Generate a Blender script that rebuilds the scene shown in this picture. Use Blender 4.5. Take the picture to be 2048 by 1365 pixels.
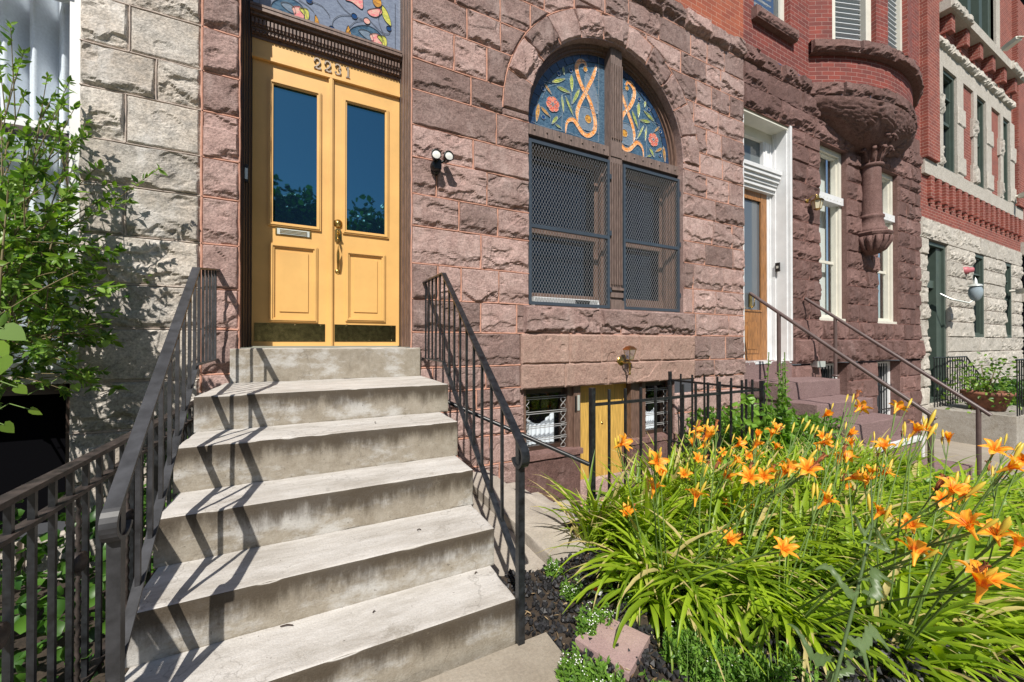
import bpy, math, random
import numpy as np
random.seed(7); RNG=np.random.default_rng(7)
D2R=math.radians
for o in list(bpy.data.objects): bpy.data.objects.remove(o)
sc=bpy.context.scene; col=sc.collection
# ---------------------------------------------------------------- camera
YAW=D2R(26.8); PIT=D2R(.33); F=770.; DY=3.65; ZC=1.27
cam=bpy.data.cameras.new('camera'); co=bpy.data.objects.new('camera',cam); col.objects.link(co)
cam.sensor_width=36; cam.lens=36*F/2048; cam.clip_end=500; cam.clip_start=.05
co.location=(0,-DY,ZC); co.rotation_euler=(math.pi/2+PIT,0,-YAW)
sc.camera=co
# ---------------------------------------------------------------- world + sun
SD=np.array([.55,1.,-1.25]); SD/=np.linalg.norm(SD)      # direction sunlight travels
EL=math.asin(-SD[2]); AZ=math.atan2(-SD[0],-SD[1])        # azimuth of the sun, clockwise from +y
w=bpy.data.worlds.new("World"); sc.world=w; w.use_nodes=True
nt=w.node_tree; nt.nodes.clear()
sky=nt.nodes.new('ShaderNodeTexSky'); sky.sky_type='NISHITA'; sky.sun_disc=False
sky.sun_elevation=EL; sky.sun_rotation=AZ; sky.air_density=1.0; sky.dust_density=.6; sky.ozone_density=1.5
bg=nt.nodes.new('ShaderNodeBackground'); bg.inputs[1].default_value=.075
out=nt.nodes.new('ShaderNodeOutputWorld')
nt.links.new(sky.outputs[0],bg.inputs[0]); nt.links.new(bg.outputs[0],out.inputs[0])
sl=bpy.data.lights.new('sun','SUN'); sl.energy=5.0; sl.angle=D2R(.5); sl.color=(1,.945,.86)
so=bpy.data.objects.new('sun',sl); col.objects.link(so)
from mathutils import Vector
so.rotation_euler=Vector(SD).to_track_quat('-Z','Y').to_euler(); so.location=(-3,-6,8)
sc.view_settings.view_transform='Standard'; sc.view_settings.look='None'
sc.view_settings.exposure=.3; sc.view_settings.gamma=1
sc.cycles.max_bounces=6; sc.cycles.transparent_max_bounces=12
# ---------------------------------------------------------------- pixel -> point on a real plane
_fw=np.array([math.sin(YAW)*math.cos(PIT),math.cos(YAW)*math.cos(PIT),math.sin(PIT)])
_rt=np.array([math.cos(YAW),-math.sin(YAW),0.]); _up=np.cross(_rt,_fw); CAM=np.array([0,-DY,ZC])
def ray(u,v): return _fw*F+_rt*(u-1024)-_up*(v-682.5)
def PY(u,v,y=0.): d=ray(u,v); return CAM+d*((y-CAM[1])/d[1])
def PZ(u,v,z): d=ray(u,v); return CAM+d*((z-CAM[2])/d[2])
def PX(u,v,x): d=ray(u,v); return CAM+d*((x-CAM[0])/d[0])
def PD(u,v,dep): d=ray(u,v); return CAM+d*(dep/(d@_fw))
def X0(u,y=0.): return PY(u,687,y)[0]
# ---------------------------------------------------------------- noise
_P=RNG.permutation(512); _P=np.concatenate([_P,_P]); _G=RNG.normal(size=(512,3)); _G/=np.linalg.norm(_G,axis=1)[:,None]
def pn(x,y,z=0.):
    x,y,z=np.broadcast_arrays(np.asarray(x,float),np.asarray(y,float),np.asarray(z,float))
    xi=np.floor(x).astype(int); yi=np.floor(y).astype(int); zi=np.floor(z).astype(int)
    xf=x-xi; yf=y-yi; zf=z-zi; u=xf*xf*(3-2*xf); v=yf*yf*(3-2*yf); w_=zf*zf*(3-2*zf)
    def g(a,b,c):
        h=_P[(_P[(xi+a)&511]+yi+b)&511]; h=_P[(h+zi+c)&511]; q=_G[h]
        return q[...,0]*(xf-a)+q[...,1]*(yf-b)+q[...,2]*(zf-c)
    l=lambda a,b,t:a+(b-a)*t
    return 1.6*l(l(l(g(0,0,0),g(1,0,0),u),l(g(0,1,0),g(1,1,0),u),v),l(l(g(0,0,1),g(1,0,1),u),l(g(0,1,1),g(1,1,1),u),v),w_)
def sst(a,b,x): t=np.clip((x-a)/(b-a),0,1); return t*t*(3-2*t)
# ---------------------------------------------------------------- materials
MATS={}
def nm(name):
    m=bpy.data.materials.new(name); m.use_nodes=True; t=m.node_tree; b=t.nodes['Principled BSDF']; MATS[name]=m; return m,t,b
def N(t,ty,**k):
    n=t.nodes.new(ty)
    for a,v in k.items(): setattr(n,a,v)
    return n
def L(t,a,b): t.links.new(a,b)
def mixc(t,f,a,b,mode='MIX'):
    n=N(t,'ShaderNodeMix',data_type='RGBA',blend_type=mode)
    for i,x in ((0,f),(6,a),(7,b)):
        if isinstance(x,(int,float)): n.inputs[i].default_value=x
        elif isinstance(x,(tuple,list)): n.inputs[i].default_value=(*x[:3],1)
        else: L(t,x,n.inputs[i])
    return n.outputs[2]
def noise(t,scale,detail=5,rough=.6,vec=None,stretch=None):
    n=N(t,'ShaderNodeTexNoise'); n.inputs['Scale'].default_value=scale; n.inputs['Detail'].default_value=detail; n.inputs['Roughness'].default_value=rough
    if vec is None: vec=N(t,'ShaderNodeNewGeometry').outputs['Position']
    if stretch:
        mp=N(t,'ShaderNodeMapping'); mp.inputs['Scale'].default_value=stretch; L(t,vec,mp.inputs['Vector']); vec=mp.outputs[0]
    L(t,vec,n.inputs['Vector']); return n.outputs['Fac']
def ramp(t,f,stops):
    n=N(t,'ShaderNodeValToRGB'); L(t,f,n.inputs[0]); e=n.color_ramp.elements
    while len(e)<len(stops): e.new(.5)
    for i,(p,c) in enumerate(stops): e[i].position=p; e[i].color=(*(c if isinstance(c,(tuple,list)) else (c,c,c)),1)
    return n.outputs[0]
def bump(t,b,h,st=.3,dist=.01):
    n=N(t,'ShaderNodeBump'); n.inputs['Strength'].default_value=st; n.inputs['Distance'].default_value=dist; L(t,h,n.inputs['Height']); L(t,n.outputs[0],b.inputs['Normal'])
def attr(t,name='tone'): n=N(t,'ShaderNodeAttribute',attribute_name=name); return n
def plain(name,c,rough=.5,metal=0,ns=0,var=.12,bst=0,spec=None,stretch=None):
    m,t,b=nm(name); b.inputs['Roughness'].default_value=rough; b.inputs['Metallic'].default_value=metal
    if spec is not None: b.inputs['Specular IOR Level'].default_value=spec
    if ns:
        f=noise(t,ns,stretch=stretch); r=ramp(t,f,[(.3,tuple(x*(1-var*1.6) for x in c)),(.7,tuple(min(1,x*(1+var)) for x in c))]); L(t,r,b.inputs['Base Color'])
        if bst: bump(t,b,f,bst,.004)
    else: b.inputs['Base Color'].default_value=(*c,1)
    return m
def stone(name,c1,c2,c3,rough=.9,tonev=.4,stain=None,bscale=60,spots=None):
    m,t,b=nm(name); b.inputs['Roughness'].default_value=rough; b.inputs['Specular IOR Level'].default_value=.2
    f1=noise(t,2.2,6,.65); f2=noise(t,14,8,.75); f3=noise(t,bscale,4,.7)
    c=mixc(t,ramp(t,f1,[(.38,0),(.62,1)]),c1,c2); c=mixc(t,ramp(t,f2,[(.45,0),(.72,1)]),c,c3)
    tn=attr(t).outputs['Fac']
    mr=N(t,'ShaderNodeMapRange'); L(t,tn,mr.inputs[0]); mr.inputs[3].default_value=1-tonev; mr.inputs[4].default_value=1+tonev*.55
    hs=N(t,'ShaderNodeHueSaturation'); L(t,mr.outputs[0],hs.inputs['Value']); L(t,c,hs.inputs['Color']); c=hs.outputs[0]
    c=mixc(t,.62,c,ramp(t,f3,[(.34,.30),(.62,1.0)]),'MULTIPLY'); c=mixc(t,ramp(t,noise(t,27,6,.8),[(.60,0),(.74,.6)]),c,tuple(x*.35 for x in c3))
    if stain: c=mixc(t,ramp(t,noise(t,3.3,5,.7,stretch=(1,1,.35)),[(.55,0),(.75,stain[0])]),c,stain[1])
    if spots: c=mixc(t,ramp(t,noise(t,spots[2],5,.8),[(spots[0],0),(spots[0]+.04,1)]),c,spots[1])
    L(t,c,b.inputs['Base Color'])
    add=N(t,'ShaderNodeMath',operation='ADD'); L(t,f2,add.inputs[0]); L(t,f3,add.inputs[1]); bump(t,b,add.outputs[0],.6,.014)
    return m
M_brown=stone('brownstone',(.49,.352,.32),(.415,.278,.249),(.28,.183,.165),stain=(.5,(.54,.425,.395)))
M_brown2=stone('dark_brownstone',(.255,.155,.14),(.215,.125,.11),(.15,.085,.075),tonev=.3,stain=(.45,(.30,.215,.20)))
M_grey=stone('grey_stone',(.68,.635,.58),(.60,.52,.44),(.34,.32,.295),stain=(.7,(.64,.63,.62)),tonev=.22)
M_lint=stone('sandy_brownstone',(.48,.325,.268),(.43,.285,.235),(.37,.23,.19),tonev=.15,stain=(.5,(.47,.35,.29)))
M_white=stone('whitewashed_stone',(.62,.58,.52),(.56,.52,.46),(.46,.42,.36),tonev=.12,spots=(.66,(.10,.095,.09),9))
M_marble=stone('worn_marble',(.50,.475,.43),(.42,.39,.34),(.34,.305,.255),tonev=.1,bscale=90,stain=(.6,(.27,.235,.18)))
M_purple=stone('painted_step_stone',(.30,.205,.20),(.27,.18,.175),(.24,.16,.155),tonev=.1,spots=(.70,(.6,.58,.55),11))
M_mort=plain('terracotta_mortar',(.52,.275,.20),.9,ns=30)
M_mortg=plain('grey_mortar',(.50,.42,.37),.9,ns=30)
M_mortd=plain('dark_mortar',(.24,.12,.10),.9,ns=30)
M_mortw=plain('dark_joint_mortar',(.16,.13,.11),.9,ns=30)
def brick(name,c1,c2,mort,uv=False,bw=.215,bh=.0725):
    m,t,b=nm(name); b.inputs['Roughness'].default_value=.85
    if uv: vec=N(t,'ShaderNodeUVMap').outputs[0]
    else:
        g=N(t,'ShaderNodeNewGeometry'); s=N(t,'ShaderNodeSeparateXYZ'); L(t,g.outputs['Position'],s.inputs[0])
        ad=N(t,'ShaderNodeMath',operation='ADD'); L(t,s.outputs[0],ad.inputs[0]); L(t,s.outputs[1],ad.inputs[1])
        cb=N(t,'ShaderNodeCombineXYZ'); L(t,ad.outputs[0],cb.inputs[0]); L(t,s.outputs[2],cb.inputs[1]); vec=cb.outputs[0]
    br=N(t,'ShaderNodeTexBrick'); L(t,vec,br.inputs['Vector']); br.inputs['Scale'].default_value=1
    br.inputs['Brick Width'].default_value=bw; br.inputs['Row Height'].default_value=bh; br.inputs['Mortar Size'].default_value=.0036; br.inputs['Mortar Smooth'].default_value=.2
    br.inputs['Bias'].default_value=-.1
    br.inputs['Color1'].default_value=(*c1,1); br.inputs['Color2'].default_value=(*c2,1); br.inputs['Mortar'].default_value=(*mort,1)
    c=mixc(t,ramp(t,noise(t,3,6,.7),[(.4,0),(.75,.55)]),br.outputs['Color'],tuple(x*.45+.03 for x in c2))
    c=mixc(t,.35,c,ramp(t,noise(t,50,4,.7),[(.3,.4),(.7,1.)]),'MULTIPLY')
    L(t,c,b.inputs['Base Color'])
    iv=N(t,'ShaderNodeMath',operation='SUBTRACT'); iv.inputs[0].default_value=1; L(t,br.outputs['Fac'],iv.inputs[1])
    ad2=N(t,'ShaderNodeMath',operation='MULTIPLY_ADD'); L(t,noise(t,40),ad2.inputs[0]); ad2.inputs[1].default_value=.5; L(t,iv.outputs[0],ad2.inputs[2])
    bump(t,b,ad2.outputs[0],.6,.008)
    return m
M_brick=brick('orange_red_brick',(.42,.11,.052),(.31,.07,.038),(.55,.33,.24))
M_brick2=brick('dull_red_brick',(.27,.052,.036),(.16,.036,.030),(.44,.29,.25))
M_brickb=brick('bay_red_brick',(.27,.052,.036),(.16,.036,.030),(.44,.29,.25),uv=True)
M_brickf=brick('far_red_brick',(.31,.075,.05),(.22,.05,.036),(.58,.42,.34))
M_yel=plain('ochre_door_paint',(.71,.42,.14),.42,ns=3,var=.07)
M_yel2=plain('yellow_stained_wood',(.60,.37,.09),.5,ns=7,var=.22,stretch=(9,9,.6))
M_bpaint=plain('brown_trim_paint',(.155,.095,.072),.5,ns=14,var=.3,stretch=(4,4,.7),bst=.2)
M_bpaint2=plain('weathered_brown_trim',(.175,.125,.108),.7,ns=20,var=.35,stretch=(6,6,.5),bst=.3)
M_dark=plain('dark_brown_paint',(.045,.027,.02),.45)
M_wht=plain('white_trim_paint',(.69,.70,.71),.5,ns=6,var=.06)
M_cream=plain('cream_trim_paint',(.66,.64,.56),.5,ns=6,var=.05)
M_green=plain('dark_green_paint',(.06,.085,.07),.45,ns=6,var=.1)
M_wood=plain('varnished_oak',(.34,.155,.052),.45,ns=10,var=.45,stretch=(8,8,.6))
M_brass=plain('aged_brass',(.55,.38,.13),.3,metal=1,ns=20,var=.3)
M_copper=plain('copper_cap',(.62,.27,.10),.35,metal=1,ns=20,var=.2)
M_kick=plain('dull_brass_plate',(.30,.25,.13),.22,metal=1,ns=25,var=.3)
M_iron=plain('black_painted_iron',(.016,.018,.021),.36,ns=30,var=.5,spec=.45,bst=.15)
M_irong=plain('worn_grey_iron',(.036,.037,.042),.5,metal=0,ns=14,var=.45,bst=.15)
M_rust=plain('rusty_iron',(.045,.034,.03),.6,ns=22,var=.7,bst=.4)
M_rail=plain('brown_pipe_paint',(.11,.075,.07),.4,ns=8,var=.15)
M_grille=plain('blue_grey_frame_paint',(.045,.060,.080),.4,ns=6,var=.1)
M_mesh=plain('galvanised_mesh',(.36,.36,.36),.5,metal=.3)
M_black=plain('black_plastic',(.012,.012,.013),.35)
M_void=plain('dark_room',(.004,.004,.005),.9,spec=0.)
M_num=plain('bronze_digits',(.33,.27,.21),.4,metal=.6)
M_silver=plain('silver_plate',(.72,.76,.72),.35,metal=.5)
M_shut=plain('white_shutter',(.72,.74,.76),.5)
def glassm(name,tint,rough=.02,ior=1.9,bst=0,st=None):
    m,t,b=nm(name); b.inputs['Base Color'].default_value=(*tint,1); b.inputs['Roughness'].default_value=rough; b.inputs['IOR'].default_value=ior
    if st: b.inputs['Specular Tint'].default_value=(*st,1)
    if bst: bump(t,b,noise(t,1.8,2,.5),bst,.03)
    return m
M_glass=glassm('blue_reflecting_glass',(.004,.012,.026),ior=3.1,bst=.02,st=(.26,.74,1.0))
M_glassd=glassm('dark_window_glass',(.003,.006,.011),ior=1.55,bst=.03,st=(.6,.8,1.))
def clear(name,fac=.12):
    m=bpy.data.materials.new(name); m.use_nodes=True; t=m.node_tree; t.nodes.clear(); o=N(t,'ShaderNodeOutputMaterial')
    tr=N(t,'ShaderNodeBsdfTransparent'); tr.inputs[0].default_value=(.9,.93,.95,1); gl=N(t,'ShaderNodeBsdfGlossy'); gl.inputs['Roughness'].default_value=.02
    mx=N(t,'ShaderNodeMixShader'); mx.inputs[0].default_value=fac; L(t,tr.outputs[0],mx.inputs[1]); L(t,gl.outputs[0],mx.inputs[2]); L(t,mx.outputs[0],o.inputs[0]); MATS[name]=m; return m
M_clear=clear('clear_pane',.06); M_lampg=clear('lamp_pane',.25)
M_curt=plain('white_curtain',(.80,.83,.87),.9,ns=60,var=.06)
M_pur=plain('frosted_lens',(.75,.76,.72),.15)
def art(name,c,ns=0,c2=None):
    m,t,b=nm(name); b.inputs['Roughness'].default_value=.12; b.inputs['IOR'].default_value=1.6
    if c2: L(t,ramp(t,noise(t,28,3,.6,stretch=(1,1,2.2)),[(.38,c),(.62,c2)]),b.inputs['Base Color'])
    else: b.inputs['Base Color'].default_value=(*c,1)
    bump(t,b,noise(t,35,2),.12,.004)
    return m
A_blue=art('slate_blue_glass',(.035,.08,.135),c2=(.085,.155,.225)); A_bd=art('deep_blue_glass',(.02,.045,.10),c2=(.03,.07,.15)); A_rib=art('peach_orange_glass',(.86,.52,.27),c2=(.76,.24,.02))
A_grn=art('olive_green_glass',(.56,.58,.10),c2=(.20,.28,.05)); A_gold=art('amber_glass',(.70,.36,.05),c2=(.30,.13,.03)); A_cob=art('cobalt_glass',(.01,.05,.16))
A_pink=art('coral_glass',(.75,.28,.16),c2=(.62,.07,.04)); A_pale=art('pale_grey_glass',(.13,.18,.24),c2=(.20,.25,.31)); A_pur=art('dull_purple_glass',(.17,.20,.27),c2=(.22,.26,.34))
A_lead=plain('lead_came',(.55,.60,.64),.3,metal=.3); A_leadd=plain('dark_lead_came',(.02,.022,.03),.4)
A_pkl=art('pink_streaky_glass',(.72,.20,.22),c2=(.66,.45,.36)); A_yg=art('yellow_green_glass',(.62,.58,.12),c2=(.38,.42,.08))
# leaves
def leafm(name,c1,c2,c3=None,trans=.35,rough=.42):
    m,t,b=nm(name); tn=attr(t).outputs['Fac']
    st=[(0,c1),(1,c2)] if c3 is None else [(0,c1),(.86,c2),(1,c3)]
    c=ramp(t,tn,st); L(t,c,b.inputs['Base Color']); b.inputs['Roughness'].default_value=rough
    tr=N(t,'ShaderNodeBsdfTranslucent'); hs=N(t,'ShaderNodeHueSaturation'); hs.inputs['Value'].default_value=1.7; hs.inputs['Saturation'].default_value=1.1; L(t,c,hs.inputs['Color']); L(t,hs.outputs[0],tr.inputs[0])
    mx=N(t,'ShaderNodeMixShader'); mx.inputs[0].default_value=trans; L(t,b.outputs[0],mx.inputs[1]); L(t,tr.outputs[0],mx.inputs[2]); L(t,mx.outputs[0],t.nodes['Material Output'].inputs[0])
    return m
M_strap=leafm('daylily_leaf',(.11,.20,.012),(.36,.50,.03),(.60,.50,.22),trans=.4)
M_shrub=leafm('shrub_leaf',(.05,.13,.018),(.22,.36,.05))
M_ivy=leafm('vine_leaf',(.02,.07,.012),(.09,.21,.025),trans=.25)
M_weed=leafm('weed_leaf',(.07,.17,.02),(.20,.36,.05))
M_thist=leafm('thistle_leaf',(.09,.15,.05),(.16,.23,.10))
M_stem=plain('green_stem',(.12,.20,.04),.6); M_twig=plain('brown_twig',(.16,.13,.06),.8)
M_flower=leafm('orange_petal',(.93,.53,.045),(.74,.14,.006),trans=.30,rough=.5)
M_bud=leafm('yellow_bud',(.55,.50,.07),(.80,.50,.05),trans=.2)
M_wfl=plain('white_petal',(.8,.8,.78),.7)
# ground mats
def ground(name,c1,c2,sc1,sc2,bst,spots=None):
    m,t,b=nm(name); b.inputs['Roughness'].default_value=.95
    f=noise(t,sc1,8,.7); g=noise(t,sc2,4,.7); c=ramp(t,f,[(.35,c1),(.65,c2)]); c=mixc(t,.5,c,ramp(t,g,[(.3,.5),(.7,1.)]),'MULTIPLY')
    if spots: c=mixc(t,ramp(t,noise(t,spots[0],5,.7),[(.58,0),(.62,1)]),c,spots[1])
    L(t,c,b.inputs['Base Color']); bump(t,b,g,bst,.01); return m
M_conc=ground('sidewalk_concrete',(.30,.255,.20),(.43,.38,.31),1.6,70,.3)
M_conc2=ground('pale_concrete',(.34,.30,.255),(.50,.45,.39),2.5,60,.35)
M_soil=ground('garden_soil',(.028,.020,.014),(.07,.05,.034),5,40,.8)
M_asph=ground('asphalt',(.045,.045,.047),(.06,.06,.062),2,120,.4)
M_grassg=ground('verge_grass',(.03,.08,.01),(.06,.14,.02),4,60,.6)
M_grav=plain('black_lava_rock',(.022,.022,.025),.55,ns=40,var=.6)
M_pave=ground('pink_paver',(.36,.24,.23),(.44,.31,.29),6,110,.3)
M_terra=plain('aged_terracotta',(.22,.09,.055),.8,ns=14,var=.4)
# ---------------------------------------------------------------- mesh builder
class MB:
    def __init__(s): s.v=[]; s.l=[]; s.n=[]; s.m=[]; s.t=[]; s.sm=[]; s.c=0; s.uv=[]
    def add(s,v,f,mat=0,tone=.5,smooth=False,uv=None):
        v=np.asarray(v,float).reshape(-1,3); s.v.append(v)
        if isinstance(f,np.ndarray) and f.ndim==2: s.l.append((f+s.c).ravel()); s.n.append(np.full(len(f),f.shape[1])); k=len(f)
        else:
            s.l.append(np.array([i+s.c for q in f for i in q])); s.n.append(np.array([len(q) for q in f])); k=len(f)
        s.m.append(np.full(k,mat) if np.isscalar(mat) else np.asarray(mat)); s.sm.append(np.full(k,smooth))
        s.t.append(np.full(len(v),tone) if np.isscalar(tone) else np.asarray(tone,float).ravel()); s.c+=len(v)
        if uv is not None: s.uv.append((len(s.n)-1,np.asarray(uv)))
    def box(s,x0,x1,y0,y1,z0,z1,mat=0,tone=.5):
        v=[(x,y,z) for x in (x0,x1) for y in (y0,y1) for z in (z0,z1)]
        s.add(v,[(0,1,3,2),(4,6,7,5),(0,4,5,1),(2,3,7,6),(0,2,6,4),(1,5,7,3)],mat,tone)
    def boxo(s,c,ax,ay,az,mat=0,tone=.5):   # oriented: centre, half axes
        c,ax,ay,az=map(np.asarray,(c,ax,ay,az))
        v=[c+i*ax+j*ay+k*az for i in (-1,1) for j in (-1,1) for k in (-1,1)]
        s.add(v,[(0,1,3,2),(4,6,7,5),(0,4,5,1),(2,3,7,6),(0,2,6,4),(1,5,7,3)],mat,tone)
    def bar(s,a,b,w,h=None,up=(0,0,1),mat=0,tone=.5):  # rectangular bar; w across, h along up
        a=np.asarray(a,float);b=np.asarray(b,float);h=h or w; d=b-a; l=np.linalg.norm(d); d/=l; x=np.cross(d,up)
        if np.linalg.norm(x)<1e-4: x=np.cross(d,(0,1,0))
        x/=np.linalg.norm(x); z=np.cross(x,d); s.boxo((a+b)/2,d*l/2,x*w/2,z*h/2,mat,tone)
    def ribbon(s,pts,wdir,w,h,mat=0,tone=.5,smooth=False):  # flat bar following pts
        P=np.asarray(pts,float); n=len(P); wd=np.asarray(wdir,float); T=np.gradient(P,axis=0); T/=np.linalg.norm(T,axis=1)[:,None]
        U=np.cross(T,wd); U/=np.linalg.norm(U,axis=1)[:,None]
        v=np.concatenate([P+wd*w/2+U*h/2,P-wd*w/2+U*h/2,P-wd*w/2-U*h/2,P+wd*w/2-U*h/2])
        f=[(k*n+i,k*n+i+1,((k+1)%4)*n+i+1,((k+1)%4)*n+i) for k in range(4) for i in range(n-1)]
        f+=[(0,n,2*n,3*n),(n-1,4*n-1,3*n-1,2*n-1)]; s.add(v,f,mat,tone,smooth)
    def tube(s,pts,r,k=8,mat=0,tone=.5,cap=True):
        P=np.asarray(pts,float); n=len(P); r=np.full(n,r) if np.isscalar(r) else np.asarray(r); T=np.gradient(P,axis=0); T/=np.linalg.norm(T,axis=1)[:,None]+1e-12
        ref=np.array((0,0,1.)) if abs(T[0][2])<.9 else np.array((1.,0,0)); X=np.cross(T,ref); X/=np.linalg.norm(X,axis=1)[:,None]+1e-12; Yv=np.cross(T,X)
        a=np.arange(k)*2*math.pi/k
        v=(P[:,None]+r[:,None,None]*(np.cos(a)[None,:,None]*X[:,None]+np.sin(a)[None,:,None]*Yv[:,None])).reshape(-1,3)
        f=[(i*k+j,i*k+(j+1)%k,(i+1)*k+(j+1)%k,(i+1)*k+j) for i in range(n-1) for j in range(k)]
        s.add(v,f,mat,tone,True)
        if cap: s.add(v[:k],[tuple(range(k))],mat,tone); s.add(v[-k:],[tuple(range(k))[::-1]],mat,tone)
    def lathe(s,prof,c=(0,0,0),k=16,axis='z',mat=0,tone=.5,smooth=True,a0=0,a1=2*math.pi):
        full=abs(a1-a0-2*math.pi)<1e-6; kk=k if full else k+1; a=a0+np.arange(kk)*(a1-a0)/k; c=np.asarray(c,float)
        v=[]
        for r,z in prof:
            x=r*np.cos(a); y=r*np.sin(a); zz=np.full(kk,z)
            v.append(np.stack([x,y,zz],1) if axis=='z' else np.stack([x,zz,y],1))
        v=np.concatenate(v)+c; n=len(prof)
        f=[(i*kk+j,i*kk+(j+1)%kk,(i+1)*kk+(j+1)%kk,(i+1)*kk+j) for i in range(n-1) for j in range(k)]
        s.add(v,f,mat,tone,smooth)
    def poly(s,pts2,y0,y1,mat=0,tone=.5):    # polygon in (x,z) extruded y0..y1 (y0 the front)
        n=len(pts2); a=[(p[0],y0,p[1]) for p in pts2]+[(p[0],y1,p[1]) for p in pts2]
        s.add(a,[tuple(range(n)),tuple(range(2*n-1,n-1,-1))]+[(i,n+i,n+(i+1)%n,(i+1)%n) for i in range(n)],mat,tone)
    def grid(s,V,mat=0,tone=.5,smooth=False,keep=None,uv=None):   # V: (n,m,3)
        n,m=V.shape[:2]; i,j=np.meshgrid(np.arange(n-1),np.arange(m-1),indexing='ij'); a=(i*m+j)
        f=np.stack([a,a+m,a+m+1,a+1],-1).reshape(-1,4)
        if keep is not None: f=f[keep.reshape(-1)]
        s.add(V.reshape(-1,3),f,mat,tone,smooth,uv=uv)
    def build(s,name,mats,parent=None,kind=None):
        me=bpy.data.meshes.new(name); v=np.concatenate(s.v)
        if parent is not None:
            o=parent
            while o is not None: v=v-np.array(o.location); o=o.parent
        l=np.concatenate(s.l).astype(np.int32); n=np.concatenate(s.n).astype(np.int32); st=np.concatenate([[0],np.cumsum(n)[:-1]]).astype(np.int32)
        me.vertices.add(len(v)); me.vertices.foreach_set('co',v.ravel().astype(np.float32))
        me.loops.add(len(l)); me.loops.foreach_set('vertex_index',l)
        me.polygons.add(len(n)); me.polygons.foreach_set('loop_start',st); me.polygons.foreach_set('loop_total',n)
        me.polygons.foreach_set('material_index',np.concatenate(s.m).astype(np.int32)); me.polygons.foreach_set('use_smooth',np.concatenate(s.sm))
        me.update(calc_edges=True)
        a=me.attributes.new('tone','FLOAT','POINT'); a.data.foreach_set('value',np.concatenate(s.t).astype(np.float32))
        if s.uv:
            u=me.uv_layers.new(name='UVMap'); allv=np.zeros((len(v),2)); off=np.cumsum([0]+[len(x) for x in s.v])
            for k,arr in s.uv: allv[off[k]:off[k+1]]=arr.reshape(-1,2)
            u.data.foreach_set('uv',allv[l].ravel().astype(np.float32))
        me.validate()
        for mt in (mats if isinstance(mats,(list,tuple)) else [mats]): me.materials.append(mt)
        o=bpy.data.objects.new(name,me); col.objects.link(o)
        if parent is not None: o.parent=parent
        if kind: o['kind']=kind
        return o
def tag(o,label=None,cat=None,group=None,kind=None):
    if label: o['label']=label
    if cat: o['category']=cat
    if group: o['group']=group
    if kind: o['kind']=kind
    return o
def empty(name,loc,label,cat,group=None):
    o=bpy.data.objects.new(name,None); col.objects.link(o); o.location=loc; o.empty_display_size=.1; return tag(o,label,cat,group)
def one(name,fn,mats,parent=None):
    b=MB(); fn(b); return b.build(name,mats,parent)
# ---------------------------------------------------------------- rough ashlar
def block(mb,x0,x1,z0,z1,res,amp=.035,mode='rock',fn=None,y=0.,mat=0,tone=None,clip=None,jw=.006):
    w=x1-x0; h=z1-z0
    if w<.02 or h<.02: return
    n=max(3,int(math.ceil(w/res))+1); m=max(3,int(math.ceil(h/res))+1)
    sx=np.linspace(0,1,n); sz=np.linspace(0,1,m)
    sx=np.sort(np.concatenate([sx,[.008/w,1-.008/w,.02/w,1-.02/w]])) if w>.1 else sx
    sz=np.sort(np.concatenate([sz,[.008/h,1-.008/h,.02/h,1-.02/h]])) if h>.1 else sz
    X,Z=np.meshgrid(x0+sx*w,z0+sz*h,indexing='ij'); sd=random.uniform(0,300)
    d=np.minimum(np.minimum(X-x0,x1-X),np.minimum(Z-z0,z1-Z))
    v=(Z-z0)/h
    wob=.007*pn(X*12,Z*12,sd)
    e=sst(jw*.5,.018+wob,d)
    big=pn(X*3.2,Z*3.2,sd); med=pn(X*8,Z*8,sd+7); fin=pn(X*22,Z*22,sd+3); vf=pn(X*55,Z*55,sd+5)
    rid=1-np.abs(pn(X*6+big,Z*9,sd+11))*2
    if mode=='rock':
        cut=.18+.20*pn(X*4.5,sd,0)+.10*pn(X*15,sd+9,0)+random.uniform(-.12,.12)
        sl=(pn(sd,.5,.3)*.9)*(X-(x0+x1)/2)/max(w,.3)
        prof=np.where(v>cut, 1-.34*np.clip((v-cut)/(1-cut+1e-6),0,1), 0)
        low=.12+.40*np.clip(v/np.maximum(cut,.05),0,1)
        k=sst(-.006,.016,(v-cut)*h); H=amp*(low*(1-k)+prof*k+sl)
        ang=np.abs(pn(X*7,Z*10,sd+31))
        H+=amp*(.22*big+.13*med+.07*fin+.05*vf)+amp*(1-k)*(.45*(ang-.25)+.18*fin+.12*vf)
        led=sst(.08,.20,pn(X*3.4,Z*5+X*1.2,sd+13))*amp*.24; H+=led
        t2=pn(X*5+Z*2,Z*8,sd+23); chip=sst(.25,.36,t2); H-=amp*chip*(.30+.35*np.abs(fin))
    else:
        H=amp*(.7+.35*big+.12*med+.08*fin)
        t2=pn(X*4,Z*5,sd+23); H-=amp*.25*sst(.30,.34,t2)
    H=np.maximum(H,.002)*e
    V=np.stack([X,y-H,Z],-1)
    keep=None
    if clip is not None:
        cx,cz,R=clip; r=np.hypot(X-cx,np.maximum(Z-cz,0)); up=Z>cz-.2
        ins=(r<R)&up; c4=ins[:-1,:-1]&ins[1:,:-1]&ins[1:,1:]&ins[:-1,1:]
        if c4.all(): return
        keep=~c4
        dd=sst(0,.02,np.where(up,r-R,1)); V[...,1]=y-(y-V[...,1])*dd
        s_=ins; rr=np.where(s_,R/np.maximum(r,1e-3),1); V[...,0]=np.where(s_,cx+(X-cx)*rr,X); V[...,2]=np.where(s_&(Z>cz),cz+(Z-cz)*rr,Z)
    if fn is not None: V=fn(V)
    mb.grid(V,mat,random.random() if tone is None else tone,smooth=False,keep=keep)
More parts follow.
